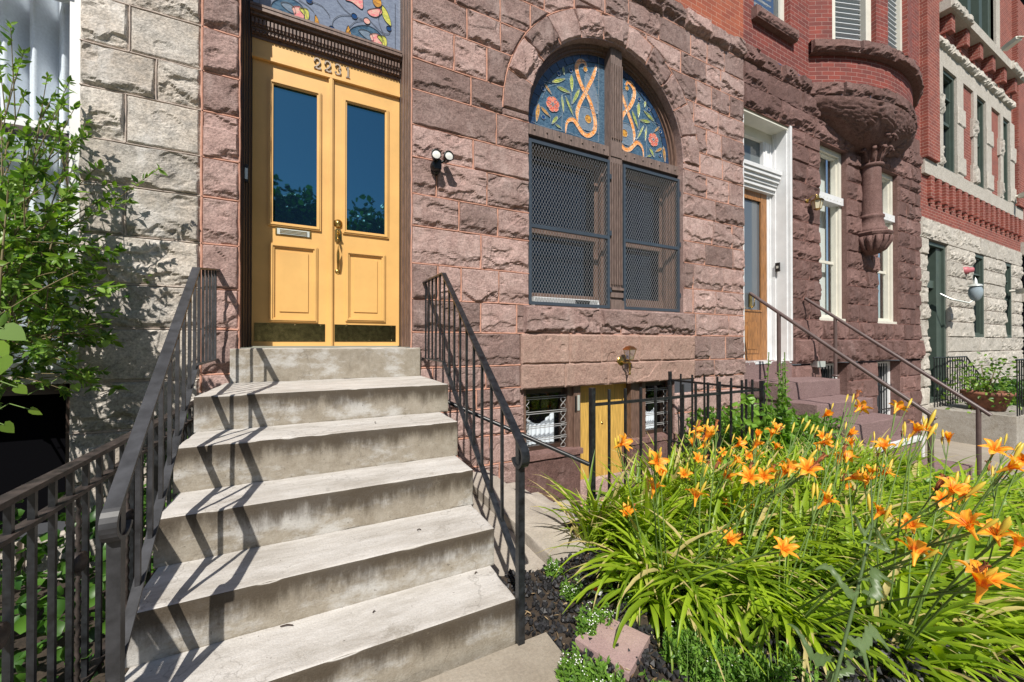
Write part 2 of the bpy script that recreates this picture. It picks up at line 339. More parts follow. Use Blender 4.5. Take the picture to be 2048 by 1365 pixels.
def bead(mb,p,q,r=.007,mat=1,y=0.,fn=None,seg=.06):
    p=np.array(p,float);q=np.array(q,float); n=max(2,int(np.linalg.norm(q-p)/seg)+1); t=np.linspace(0,1,n)[:,None]
    P=p+(q-p)*t; sd=random.uniform(0,99); off=.004*pn(P[:,0]*9,P[:,1]*9,sd)
    d=(q-p)/max(np.linalg.norm(q-p),1e-6); P=P+np.stack([-d[1]*off,d[0]*off],1)
    V=np.stack([P[:,0],np.full(n,y-.009),P[:,1]],1)
    nn=np.array([-d[1],0,d[0]])
    A=np.stack([V+nn*r*1.1+[0,.009,0],V+nn*r*.7-[0,.004,0],V-nn*r*.7-[0,.004,0],V-nn*r*1.1+[0,.009,0]],1)
    if fn is not None: A=fn(A)
    mb.grid(A,mat,.5,smooth=True)
def ashlar(mb,rows,x0,x1,holes=(),res=.014,amp=.035,wmin=.32,wmax=.68,joints={},clip=None,mode='rock',fn=None,y=0.,flat=.18,beads=True,br=.007,seed=1):
    rs=random.Random(seed)
    for k in range(len(rows)-1):
        z0,z1=rows[k],rows[k+1]; iv=[(x0,x1)]
        for (hx0,hx1,hz0,hz1) in holes:
            if hz0<z1-.02 and hz1>z0+.02:
                nv=[]
                for a,b in iv:
                    if hx1<=a or hx0>=b: nv.append((a,b)); continue
                    if hx0>a+.01: nv.append((a,hx0))
                    if hx1<b-.01: nv.append((hx1,b))
                iv=nv
        for a,b in iv:
            js=[j for j in joints.get(k,[]) if a+.06<j<b-.06]; xs=[a]
            tgt=js+[b]
            for t in tgt:
                cur=xs[-1]; gap=t-cur
                if t in js and gap<1.0: xs.append(t); continue
                while gap>wmax*1.05:
                    wd=rs.uniform(wmin,min(wmax,gap-wmin*.8)) if gap-wmin*.8>wmin else gap/2
                    cur+=wd; xs.append(cur); gap=t-cur
                xs.append(t)
            for i in range(len(xs)-1):
                md=mode if rs.random()>flat else 'flat'
                cl=clip if clip and z1>clip[1] else None
                block(mb,xs[i],xs[i+1],z0,z1,res,amp*rs.uniform(.75,1.25),md,fn,y,clip=cl)
                if beads and i>0:
                    p,q=(xs[i],z0),(xs[i],z1)
                    if cl:
                        r0=math.hypot(p[0]-cl[0],z0-cl[1]); r1=math.hypot(p[0]-cl[0],z1-cl[1])
                        if z1>cl[1] and r1<cl[2]: continue
                        if z0>cl[1]-.1 and r0<cl[2]:
                            zz=cl[1]+math.sqrt(max(0,cl[2]**2-(p[0]-cl[0])**2)); p=(p[0],zz)
                    bead(mb,p,q,br,1,y,fn)
            if beads:
                if clip and z0>clip[1] and z0<clip[1]+clip[2]:
                    hw=math.sqrt(clip[2]**2-(z0-clip[1])**2)
                    for p,q in ((a,min(b,clip[0]-hw)),(max(a,clip[0]+hw),b)):
                        if q>p: bead(mb,(p,z0),(q,z0),br,1,y,fn)
                else: bead(mb,(a,z0),(b,z0),br,1,y,fn)
def reveal(mb,x0,x1,z0,z1,y0,y1,mat=0,sides='LRTB'):
    if 'L' in sides: mb.add([(x0,y0,z0),(x0,y1,z0),(x0,y1,z1),(x0,y0,z1)],[(0,1,2,3)],mat)
    if 'R' in sides: mb.add([(x1,y0,z0),(x1,y1,z0),(x1,y1,z1),(x1,y0,z1)],[(0,3,2,1)],mat)
    if 'T' in sides: mb.add([(x0,y0,z1),(x1,y0,z1),(x1,y1,z1),(x0,y1,z1)],[(0,3,2,1)],mat)
    if 'B' in sides: mb.add([(x0,y0,z0),(x1,y0,z0),(x1,y1,z0),(x0,y1,z0)],[(0,1,2,3)],mat)
ROWS=[-.62,-.32,.02,.32,.597,.80,1.035,1.375,1.686,2.025,2.378,2.68,3.028,3.33,3.665,3.96,4.32,4.635,4.965,5.27,5.6,5.86]
def ri(z): return min(range(len(ROWS)),key=lambda i:abs(ROWS[i]-z))
J={}
for z,us in {4.32:(933,1000),3.96:(907,973),3.665:(941,),3.33:(992,),3.028:(945.6,),2.68:(872,973),2.378:(917,995),2.025:(961,1385),1.686:(875,922,1385),1.375:(960.6,1033,1180,1390,1456),1.035:(918,1034,1390),.80:(865,971),.597:(952,),.32:(1008,)}.items(): J[ri(z)]=[X0(u) for u in us]
ACX,ACZ,RI,RE=3.26,3.75,1.215,1.53
HB=empty('brownstone_rowhouse',(3.3,0,0),'reddish brownstone rowhouse with yellow double door and arched stained glass window','rowhouse')
b=MB()
holes=[(-.547,.785,.96,9),(2.045,4.475,1.686,3.75),(1.94,4.66,.77,1.375),(1.985,4.30,-.2,.80)]
ashlar(b,ROWS[:-1],.785,5.80,holes,joints=J,clip=(ACX,ACZ,RE),seed=5,amp=.031)
ashlar(b,[5.6,5.86],.785,5.80,(),amp=.075,seed=8,wmin=.35,wmax=.6,flat=0)
ashlar(b,ROWS[ri(.97):]if False else [.80,1.035,1.375,1.686,2.025,2.378,2.68,3.028,3.33,3.665,3.96,4.32,4.635,4.965],-.784,-.547,(),joints={},wmin=.3,wmax=.5,seed=3)
# arch ring of voussoirs
cx,cz=ACX,ACZ; na=11
for k in range(na):
    a0=math.pi*k/na; a1=math.pi*(k+1)/na
    def fn(V,a0=a0,a1=a1):
        th=a0+V[...,0]/(RE*.9); r=RI+V[...,2]
        return np.stack([cx+r*np.cos(th),V[...,1],cz+r*np.sin(th)],-1)
    block(b,0,(a1-a0)*RE*.9,0,RE-RI,.014,.045,'flat' if k%3==1 else 'rock',fn)
    th=a0; bead(b,(cx+RI*math.cos(th),cz+RI*math.sin(th)),(cx+RE*math.cos(th),cz+RE*math.sin(th)),.006)
for k in range(40):
    a0=math.pi*k/40; a1=math.pi*(k+1)/40
    bead(b,(cx+RE*math.cos(a0),cz+RE*math.sin(a0)),(cx+RE*math.cos(a1),cz+RE*math.sin(a1)),.008)
block(b,2.045-.0,ACX-RI+.0001,3.665,3.75,.02,.01)
for sx in (-1,1):
    xa,xb=sorted((ACX+sx*RI,ACX+sx*RE)); block(b,xa,xb,3.665,3.75,.02,.03,'flat')
bead(b,(.785,1.0),(.785,5.6),.006); bead(b,(-.784,.9),(-.784,5),.009); bead(b,(-.547,1.2),(-.547,5),.006)
# reveals
reveal(b,2.045,4.475,1.686,3.75,0,.4,0,'LR'); reveal(b,-.547,.785,1.0,5.2,0,.02,0,'LR'); reveal(b,1.985,4.30,-.62,.78,0,.25,0,'LR')
N_=40; a=np.linspace(0,math.pi,N_+1)
V=np.stack([np.stack([cx+RI*np.cos(a),np.full(N_+1,y),cz+RI*np.sin(a)],1) for y in (0,.4)],1); b.grid(V,0,.4)
b.box(.785,1.985,.02,.25,-.62,.8,0); b.add([(-.784,0,-.6),(-.784,0,1.0),(.785,0,1.0),(.785,0,-.6)],[(0,1,2,3)],0)
b.build('stone_wall',[M_brown,M_mort],HB)
def lint(b):
    block(b,1.94,4.66,.772,1.375,.02,.05,'flat'); 
b=MB()
xs=[1.94,2.56,3.02,3.62,4.02,4.66]; xs2=[1.94,2.5,3.12,3.42,3.98,4.66]
for i in range(5): block(b,xs[i]+.001,xs[i+1]-.001,1.045,1.372,.014,.034,'flat',y=-.03,jw=.003,tone=random.uniform(.35,.65)); block(b,xs2[i]+.001,xs2[i+1]-.001,.775,1.043,.014,.034,'flat',y=-.03,jw=.003,tone=random.uniform(.35,.65))
b.box(1.94,4.66,-.03,.24,.773,1.374,0)
b.build('lintel_stone',[M_lint],HB)
b=MB()
for xa,xb in ((1.975,3.03),(3.035,4.655)): block(b,xa,xb,1.38,1.68,.014,.055,'rock',y=-.01)
b.box(1.975,4.655,-.012,.35,1.378,1.684)
b.build('window_sill',[M_brown],HB)
b=MB(); b.add([(-.8,-.012,5.86),(5.8,-.012,5.86),(5.8,-.012,8.2),(-.8,-.012,8.2)],[(0,1,2,3)]); b.build('brick_wall',[M_brick],HB)
# base block by basement door + white rubble
b=MB(); block(b,1.99,2.73,-.62,.0,.02,.03,'flat',y=-.01,tone=.15); b.box(1.985,2.735,.0,.2,-.62,.0); b.box(1.985,2.74,-.05,.2,.0,.06,0,.9); b.build('basement_sill',[M_brown2],HB); b=MB()
block(b,3.50,4.30,-.62,.0,.02,.03,'flat',y=-.01,tone=.2); b.box(3.495,4.305,.0,.2,-.62,.0); b.box(3.49,4.305,-.04,.2,.0,.06,0,.9)
b.build('basement_sill',[M_brown2],HB)
# ---------------- entry door
y=.33
b=MB()
for s,xo,xi in ((-1,-.547,-.51),(1,.785,.735)):
    xa,xb=sorted((xo,xi)); b.box(xa,xb,.30,.40,1.235,5.2,1)
    w_=abs(xi-xo)
    for k,(fr,y0) in enumerate(((.85,.22),(.6,.14),(.42,.07),(.22,.03))):
        xe=xo+(xi-xo)*fr; xa,xb=sorted((xo,xe)); b.box(xa,xb,y0,.30-.002*k,1.235,5.2,0 if s>0 else 1)
b.box(-.51,.735,.36,.42,3.75,5.2,1)
b.build('door_frame',[M_bpaint,M_dark],HB)
b=MB()
prof=[(3.915,.02),(3.945,.035),(3.97,.05),(3.99,.06),(4.05,.075),(4.065,.10),(4.09,.125),(4.12,.13),(4.14,.10)]
for i in range(len(prof)-1):
    b.box(-.512,.737,y-prof[i][1],y+.04,prof[i][0],prof[i+1][0]-.0005)
n=44
for i in range(n):
    xx=-.505+i*(1.235/n); b.box(xx,xx+.016,y-.088,y-.074,4.0,4.042)
    b.box(xx,xx+.018,y-.056,y-.04,3.948,3.962)
b.build('cornice',[M_bpaint],HB)
b=MB(); b.box(-.51,.735,y-.012,y+.04,3.775,3.915); b.box(-.51,.735,y-.03,y+.04,3.745,3.775); b.build('frieze_board',[M_yel],HB)
# digits 2231
b=MB()
def stroke(pts,ox,oz,sx,sz,w=.012):
    P=[(ox+p[0]*sx,y-.02,oz+p[1]*sz) for p in pts]; b.ribbon(P,(0,1,0),.012,w)
def arc(c0,c1,r0,r1,a0,a1,n=10): return [(c0+r0*math.cos(D2R(a0+(a1-a0)*i/n)),c1+r1*math.sin(D2R(a0+(a1-a0)*i/n))) for i in range(n+1)]
two=arc(.5,.72,.36,.26,200,-30,14)+[(.62,.38),(.3,.18),(.12,.03)]
three=arc(.48,.76,.32,.22,170,-80,12)+arc(.48,.28,.36,.27,85,-165,14)
for i,c in enumerate('2231'):
    ox=-.040+i*.087; oz=3.795; sx,sz=.062,.098
    if c=='2': stroke(two,ox,oz,sx,sz); stroke([(.1,.03),(.3,.1),(.6,.02),(.9,.06),(.92,.22)],ox,oz,sx,sz,.014); b.lathe([(0,-.008),(.009,-.006),(.009,.006),(0,.008)],(ox+.17*sx,y-.02,oz+.68*sz),10,'y')
    if c=='3': stroke(three,ox,oz,sx,sz); b.lathe([(0,-.008),(.009,-.006),(.009,.006),(0,.008)],(ox+.2*sx,y-.02,oz+.2*sz),10,'y'); b.lathe([(0,-.008),(.008,-.006),(.008,.006),(0,.008)],(ox+.2*sx,y-.02,oz+.78*sz),10,'y')
    if c=='1': stroke([(.5,.0),(.5,1.)],ox,oz,sx,sz,.014); stroke([(.2,.01),(.8,.01)],ox,oz,sx,sz,.009); stroke([(.5,.97),(.22,.85)],ox,oz,sx,sz,.009)
b.build('house_number',[M_num],HB)
def rectframe(b,x0,x1,z0,z1,w,y0,y1,mat=0):
    b.box(x0,x0+w,y0,y1,z0,z1,mat); b.box(x1-w,x1,y0,y1,z0,z1,mat); b.box(x0+w,x1-w,y0,y1,z0,z0+w,mat); b.box(x0+w,x1-w,y0,y1,z1-w,z1,mat)
def moulding(b,x0,x1,z0,z1,y):   # bolection moulding round a panel
    for k,(i,w,p) in enumerate(((0,.012,.016),(.012,.012,.024),(.024,.012,.014))):
        rectframe(b,x0+i,x1-i,z0+i,z1-i,w,y-p,y+.004)
for (dx0,dx1,g,p,kp) in ((-.51,.112,(-.36,-.004,2.335,3.565),(-.378,-.002,1.462,2.155),(-.49,.062)),(.112,.735,(.238,.598,2.34,3.57),(.235,.598,1.48,2.15),(.142,.70))):
    b=MB(); gx0,gx1,gz0,gz1=g
    b.box(dx0+.002,gx0,y,y+.045,1.245,3.743); b.box(gx1,dx1-.002,y,y+.045,1.245,3.743)
    b.box(gx0,gx1,y,y+.045,1.245,gz0); b.box(gx0,gx1,y,y+.045,gz1,3.743)
    moulding(b,gx0-.03,gx1+.03,gz0-.03,gz1+.03,y); moulding(b,*p[:2],*p[2:],y)
    b.box(p[0]+.075,p[1]-.075,y-.009,y+.002,p[2]+.09,p[3]-.07)
    if dx0<0: b.box(.088,.128,y-.022,y-.001,1.245,3.743); b.box(.097,.119,y-.03,y-.021,1.245,3.743)
    d=b.build('door',[M_yel],HB); d['label']='left leaf with the mail slot' if dx0<0 else 'right leaf with the brass handle'
    b=MB(); b.add([(gx0,y+.012,gz0),(gx1,y+.012,gz0),(gx1,y+.012,gz1),(gx0,y+.012,gz1)],[(0,1,2,3)]); b.build('window_pane',[M_glass],d)
    b=MB(); b.box(kp[0],kp[1],y-.004,y-.0005,1.285,1.447)
    for i in range(3):
        for zz in (1.298,1.435): xx=kp[0]+.1+i*(kp[1]-kp[0]-.14)/2; b.lathe([(0,-.008),(.005,-.007),(.006,-.003)],(xx,y,zz),8,'y',0)
    b.build('kick_plate',[M_kick],d)
    if dx0<0:
        b=MB(); b.box(-.335,-.055,y-.008,y-.0005,2.232,2.296,0); b.box(-.322,-.068,y-.0095,y-.008,2.238,2.290,1); b.box(-.30,-.09,y-.016,y-.008,2.243,2.285,1)
        for zz in (2.250,2.262,2.274): b.box(-.30,-.09,y-.019,y-.016,zz,zz+.005,0)
        b.build('mail_slot',[M_brass,M_silver],d)
    else:
        b=MB(); b.lathe([(0,-.03),(.016,-.03),(.02,-.022),(.032,-.02),(.038,-.008),(.04,0)],(.17,y,2.40),20,'y'); b.box(.166,.174,y-.034,y-.029,2.393,2.407); b.build('deadbolt',[M_brass],d)
        b=MB(); b.box(.142,.198,y-.012,y-.0005,2.235,2.335); b.box(.148,.192,y-.018,y-.012,2.225,2.345); b.lathe([(0,-.01),(.02,-.008),(.026,0)],(.17,y,1.945),16,'y')
        pts=[(.17,y-.012,2.255),(.17,y-.05,2.235),(.17,y-.065,2.19),(.17,y-.05,2.10),(.17,y-.045,2.04),(.17,y-.04,1.98),(.17,y-.01,1.945)]
        b.tube(pts,[.009,.011,.010,.013,.012,.008,.008],8); b.tube([(.17,y-.03,2.32),(.17,y-.055,2.3),(.17,y-.06,2.29)],[.012,.01,.016],8); b.build('door_handle',[M_brass],d)
# doorbell on left jamb
b=MB(); b.box(-.532,-.505,.10,.125,2.58,2.72,0); b.box(-.528,-.509,.094,.10,2.60,2.69,1); b.build('doorbell',[M_black,M_silver],HB)
# transom stained glass over the door
yt=.30
def P2(ox,oy,s,x,yv,yy): p=PY(ox+x/s,oy+yv/s,yy); return (p[0],p[2])
b=MB(); b.box(-.505,.735,yt,yt+.02,4.13,5.15,0); TR=b.build('transom_window',[A_pur],HB)
def smooth_poly(pts,n=6,closed=True):
    P=np.array(pts,float); m=len(P); o=[]
    for i in range(m if closed else m-1):
        p0,p1,p2,p3=[P[(i+k)%m] if closed else P[min(max(i+k,0),m-1)] for k in (-1,0,1,2)]
        for j in range(n):
            t=j/n; o.append(.5*((2*p1)+(-p0+p2)*t+(2*p0-5*p1+4*p2-p3)*t*t+(-p0+3*p1-3*p2+p3)*t**3))
    if not closed: o.append(P[-1])
    return np.array(o)
class Glass:   # flat coloured pieces with lead lines, on plane y=yy
    def __init__(s,yy,mats,lead=1): s.b=MB(); s.y=yy; s.mats=mats; s.k=0
    def piece(s,pts,mat,smooth=True,lead=True,leadm=None):
        P=smooth_poly(pts) if smooth else np.array(pts); s.k+=1; yy=s.y-.0015-.00012*s.k
        s.b.add([(p[0],yy,p[1]) for p in P],[tuple(range(len(P)))],mat)
        if lead: s.line(np.vstack([P,P[:1]]),leadm)
    def line(s,P,leadm=None,w=.004):
        P=np.array(P); V=np.stack([P[:,0],np.full(len(P),s.y-.006),P[:,1]],1)
        keep=[0]+[i for i in range(1,len(V)) if np.linalg.norm(V[i]-V[i-1])>1e-4]; V=V[keep]
        if len(V)>1: s.b.ribbon(V,(0,1,0),.003,w*.62,len(s.mats)-1 if leadm is None else leadm)
    def disc(s,c,r,mat,leadm=None): s.piece([(c[0]+r*math.cos(a),c[1]+r*math.sin(a)) for a in np.arange(8)*math.pi/4],mat,leadm=leadm)
    def leaf(s,p,q,w,mat,bend=.0):
        p=np.array(p);q=np.array(q); d=q-p; n=np.array([-d[1],d[0]])/np.linalg.norm(d)
        s.piece([p,p+d*.3+n*(w*.8+bend),p+d*.65+n*(w*.7+bend),q,p+d*.65-n*(w*.7-bend),p+d*.3-n*(w*.8-bend)],mat)
        s.line([p,p+d*.5+n*bend,q],w=.002)
    def build(s,name,parent): return s.b.build(name,s.mats,parent)
G=Glass(yt,[A_pale,A_pkl,A_yg,A_cob,A_gold,A_blue,A_leadd])
q=lambda x,yv: P2(460,0,5.12,x,yv,yt)
for (bx,by) in ((420,10),(1215,290)):
    G.piece([q(bx+0,by+60),q(bx+60,by-10),q(bx+200,by-20),q(bx+320,by+60),q(bx+370,by+200),q(bx+320,by+260),q(bx+180,by+230),q(bx+60,by+190)],5)
    G.piece([q(bx+100,by+30),q(bx+160,by+20),q(bx+230,by+60),q(bx+250,by+130),q(bx+180,by+110)],0)
    G.piece([q(bx+215,by+70),q(bx+290,by+60),q(bx+340,by+110),q(bx+330,by+200),q(bx+270,by+240),q(bx+220,by+200),q(bx+235,by+140)],1)
    G.piece([q(bx+290,by+85),q(bx+370,by+90),q(bx+390,by+170),q(bx+350,by+250),q(bx+310,by+260),q(bx+345,by+170)],2)
G.piece([q(870,160),q(910,230),q(915,330),q(870,320)],4); G.piece([q(1040,335),q(1070,395),q(1010,385)],1); G.piece([q(1215,270),q(1245,440),q(1170,430),q(1180,340)],4)
G.piece([q(1410,110),q(1520,90),q(1560,130),q(1500,180),q(1430,160)],1); G.piece([q(1560,60),q(1620,150),q(1650,270),q(1590,220),q(1555,140)],2)
G.piece([q(1180,0),q(1250,30),q(1350,100),q(1360,20),q(1340,-60),q(1230,-60)],1); G.piece([q(1460,20),q(1500,80),q(1550,60),q(1530,-20),q(1480,-40)],4)
for c,r,m_ in (((1042,298),.024,3),((1272,172),.026,3),((1400,220),.03,1),((1625,298),.024,3),((810,10),.028,3)): G.disc(q(*c),r,m_)
for pl in ([(700,0),(790,60),(860,130)],[(1045,275),(1060,210),(1130,165),(1245,165)],[(1300,185),(1370,205)],[(1090,0),(1160,90),(1240,160)],[(1400,180),(1500,290),(1590,370)],[(1215,290),(1280,230),(1365,215)],[(820,20),(930,60),(1010,150),(1020,190)],[(1405,250),(1400,280)],[(1640,320),(1620,355),(1560,330),(1520,200),(1550,90)],[(305,0),(305,150)],[(240,75),(300,95)],[(1690,40),(1690,600)]):
    G.line(smooth_poly([q(*p) for p in pl],6,False))
G.build('stained_glass',TR)
# ---------------- arched window
AW=one('arched_window',lambda b:[
   b.box(3.235,3.435,.06,.26,1.686,3.60,0),b.box(3.245,3.425,.05,.26,3.60,4.95,0),
   [b.box(3.25+i*.038,3.265+i*.038,.035,.06,2.0,3.52) for i in range(5)],[b.box(3.255+i*.038,3.268+i*.038,.03,.05,3.82,4.75) for i in range(5)],
   b.box(3.23,3.44,.03,.06,1.686,1.80),b.box(3.235,3.435,.04,.06,1.84,1.90),b.box(3.23,3.44,.035,.06,1.93,1.96),
   b.box(2.045,3.235,.07,.26,3.60,3.72,0),b.box(3.435,4.475,.07,.26,3.60,3.72,0),b.box(2.045,3.235,.10,.25,3.54,3.60,1),b.box(3.435,4.475,.10,.25,3.54,3.60,1),
   [b.lathe([(0,-.012),(.010,-.010),(.013,0)],(xx,.07,3.665),8,'y') for xx in list(np.linspace(2.16,3.15,7))+list(np.linspace(3.5,4.40,7))],
   ],[M_bpaint2,M_dark],HB)
b=MB()
for i,(ra,rb,y0) in enumerate(((RI,RI-.035,.10),(RI-.035,RI-.065,.13),(RI-.065,RI-.085,.16))):
    a=np.linspace(0,math.pi,49)
    pts=[np.stack([cx+r*np.cos(a),np.full(49,yy),cz+r*np.sin(a)],1) for r,yy in ((ra,y0),(rb,y0),(rb,.3))]
    b.grid(np.stack(pts,1),0,.5)
    for s in (-1,1):
        xa,xb=sorted((cx+s*ra,cx+s*rb)); b.box(xa,xb,y0,.3,1.686,3.75,0)
b.build('arch_frame',[M_bpaint],AW)
yg=.17
b=MB(); 
aa=np.linspace(0,math.pi,41); rr=RI-.08
b.add([(cx+rr*math.cos(t),yg,cz+rr*math.sin(t)) for t in aa]+[(cx-rr,yg,3.70),(cx+rr,yg,3.70)],[tuple(range(43))],0)
b.build('lunette_glass',[A_blue],AW)
b=MB()   # dark border band
for k in range(26):
    t0,t1=math.pi*k/26+.004,math.pi*(k+1)/26-.004
    P=[(cx+r*math.cos(t),yg-.002,cz+r*math.sin(t)) for r,t in ((rr-.09,t0),(rr-.09,t1),(rr,t1),(rr,t0))]; b.add(P,[(0,1,2,3)],0)
b.build('border_glass',[A_bd],AW)
mats=[A_rib,A_grn,A_gold,A_cob,A_pink,A_pale,A_lead]
for side in (0,1):
    G=Glass(yg-.002,mats)
    def q(x,yv):
        p=P2(980,40,4.55,x,yv,yg)
        if side:
            dx=p[0]-2.135; return (4.42-dx*1.0,p[1]-.03)
        return p
    pale=[(720,300),(870,320),(975,500),(975,700),(905,560)]
    G.piece([q(*p) for p in ((880,480),(960,640),(975,860),(900,760),(860,640))],5)
    G.piece([q(*p) for p in ((820,800),(900,810),(950,870),(940,1000),(850,1000),(800,930))],5)
    def band(pl,w):
        P=smooth_poly([q(*p) for p in pl],7,False); T=np.gradient(P,axis=0); T/=np.linalg.norm(T,axis=1)[:,None]; n=np.stack([-T[:,1],T[:,0]],1)
        ww=np.interp(np.linspace(0,1,len(P)),[0,.12,.85,1],[w*.45,w,w,w*.25])[:,None]/2
        G.k+=1; yy=G.y-.0015-.00012*G.k; A=P+n*ww; B=P-n*ww
        V=np.stack([np.stack([A[:,0],np.full(len(P),yy),A[:,1]],1),np.stack([B[:,0],np.full(len(P),yy),B[:,1]],1)],1); G.b.grid(V,0,.5)
        G.line(A); G.line(B)
        for i in range(6,len(P)-3,9): G.line([A[i],B[i]],w=.002)
    band([(965,420),(930,530),(890,610),(850,690),(810,770),(790,850),(795,930)],.052)
    band([(872,430),(860,395),(830,380),(800,395),(785,440),(800,520),(835,610),(870,670),(905,740),(930,820),(945,880),(955,960),(940,1020),(890,1055),(840,1030),(800,970),(760,915),(715,915),(692,955),(685,1030)],.058)
    G.disc(q(890,905),.052,2); G.disc(q(864,452),.032,2)
    for l in (((560,570),(682,540),.026,1),((605,610),(728,668),.026,1),((738,500),(742,660),.03,1),((812,630),(745,770),.026,1),((650,690),(668,850),.018,1),((682,695),(757,882),.018,1),((490,580),(560,685),.018,2),((662,430),(672,505),.02,1),((440,765),(420,930),.03,2),((455,790),(545,885),.022,2),((612,880),(560,952),.026,1),((590,950),(648,992),.016,1)): G.leaf(q(*l[0]),q(*l[1]),l[2],l[3])
    fc=np.array(q(568,770))
    for i in range(6):
        a=D2R(60*i+15); t=fc+np.array((math.cos(a),math.sin(a)))*.088; tn=np.array((-math.sin(a),math.cos(a)))
        G.piece([fc+.01*tn,fc+(t-fc)*.6+tn*.045,t+tn*.025,t-tn*.025,fc+(t-fc)*.6-tn*.045,fc-.01*tn],4)
    G.disc(fc,.02,2)
    for c in ((622,492),(732,462),(480,630),(483,888)): G.disc(q(*c),.025,3)
    for pl in ([(740,660),(735,760),(760,850)],[(600,590),(520,620),(470,720)],[(728,668),(740,800)],[(560,580),(480,560)],[(640,690),(700,670),(740,690)],[(548,880),(560,950),(650,870)],[(657,690),(650,1010)],[(380,930),(520,985),(690,1020),(840,1075),(985,1115)],[(985,300),(985,1115)]): G.line(smooth_poly([q(*p) for p in pl],6,False),w=.003)
    for i in range(9): G.line([q(958,470+i*70),q(990,478+i*70)],w=.003)
    G.build('stained_glass',AW)
b=MB()
for i in range(27):
    t=math.pi*i/26
    if abs(cx+rr*math.cos(t)-3.335)<.12: continue
    b.ribbon([(cx+(rr-.09)*math.cos(t),yg-.006,cz+(rr-.09)*math.sin(t)),(cx+rr*math.cos(t),yg-.006,cz+rr*math.sin(t))],(0,1,0),.004,.003)
for r_ in (rr-.09,):
    for t0,t1 in ((.02,1.42),(1.60,3.12)):
        t=np.linspace(t0,t1,20); b.ribbon(np.stack([cx+r_*np.cos(t),np.full(20,yg-.006),cz+r_*np.sin(t)],1),(0,1,0),.004,.003)
b.build('lead_line',[A_leadd],AW)
# sashes + grilles
for (x0,x1,sd) in ((2.13,3.235,0),(3.435,4.39,1)):
    b=MB(); b.box(x0,x1,.24,.30,1.69,1.86); b.box(x0,x0+.07,.24,.30,1.86,3.55); b.box(x1-.08,x1,.27,.30,1.86,3.55); b.box(x0+.07,x1-.08,.24,.29,2.56,2.64,0); b.box(x0,x0+.03,.19,.24,1.69,3.55); b.box(x1-.03,x1,.19,.24,1.69,3.55)
    b.box(x0+.07,x1-.08,.245,.30,3.48,3.55); s_=b.build('window_sash',[M_bpaint],AW)
    b=MB()
    for z0,z1,yy in ((1.86,2.56,.285),(2.64,3.48,.265)): b.add([(x0+.07,yy,z0),(x1-.08,yy,z0),(x1-.08,yy,z1),(x0+.07,yy,z1)],[(0,1,2,3)])
    b.build('window_pane',[M_glassd],s_)
    if sd==0:
        b=MB(); b.box(x0+.05,x1-.12,.12,.235,1.70,1.80,0); b.box(x0+.62,x1-.28,.10,.12,1.725,1.785,1)
        for i in range(14): b.box(x0+.06,x1-.15,.112,.12,1.705+i*.0065,1.708+i*.0065,0)
        b.build('window_fan',[M_wht,M_black],AW)
for x0,x1 in ((2.075,3.222),(3.445,4.462)):
    gy=.055; z0,z1=1.70,3.535; b=MB()
    gx0=x0 if x0>3 else x0
    rectframe(b,gx0,x1,z0,z1,.035,gy-.012,gy+.018); b.box(gx0+.035,x1-.035,gy-.012,gy+.015,2.555,2.595)
    for zz in (1.9,2.6,3.3): b.box(x1-.005,x1+.02,gy-.02,gy,zz,zz+.06)
    g_=b.build('grille',[M_grille],AW)
    b=MB(); dx,dz=.038,.068; X_0,X_1,Z_0,Z_1=gx0+.035,x1-.035,z0+.035,z1-.035; w_=X_1-X_0; h_=Z_1-Z_0; sl_=dz/dx
    for s in (1,-1):
        n=int(w_/dx+h_/dz)+1
        for i in range(n):
            c=-h_/sl_+i*dx   # x at z=Z_0 for s=1
            pts=[]
            xa,xb=max(0,c),min(w_,c+h_/sl_)
            if xb-xa<.01: continue
            za,zb=(xa-c)*sl_,(xb-c)*sl_
            if s<0: xa,xb=w_-xa,w_-xb
            b.bar((X_0+xa,gy,Z_0+za),(X_0+xb,gy,Z_0+zb),.0019,.002,up=(0,1,0))
    b.build('mesh_screen',[M_mesh],g_)
# ---------------- basement entrance
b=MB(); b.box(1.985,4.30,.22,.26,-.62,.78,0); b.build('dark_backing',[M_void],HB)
b=MB(); xd0,xd1=PY(1161,800,.03)[0],PY(1252,800,.14)[0]
b.box(xd0,xd1,.14,.18,-.62,.775); d=b.build('basement_door',[M_yel2],HB)
b=MB(); pz=PY(1204,846,.14); b.lathe([(0,-.012),(.012,-.010),(.018,0)],(pz[0],.14,pz[2]),12,'y'); b.build('peephole',[M_brass],d)
b=MB()
xa=PY(1146,800,.05)[0]; b.box(xa,xd0,.03,.2,-.0,.775); b.box(xa-.07,xa,.06,.2,.06,.775,0); b.build('door_jamb',[M_bpaint],HB)
b=MB(); b.box(xd1,xd1+.16,.05,.2,-.62,.775); b.box(xd1+.16,xd1+.22,.02,.2,-.62,.775); b.build('door_jamb',[M_bpaint],HB)
for xq0,xq1 in ((1.985,2.03),(4.26,4.30)): b=MB(); b.box(xq0,xq1,.03,.2,.06,.775); b.build('window_jamb',[M_bpaint],HB)
b=MB(); pq=PY(1152,808,.03); b.box(xa+.012,xa+.03,.018,.03,pq[2]-.09,pq[2]+.09); b.box(xa+.045,xa+.075,.02,.03,pq[2]-.08,pq[2]+.1,1); b.build('door_bolt',[M_black,M_silver],HB)
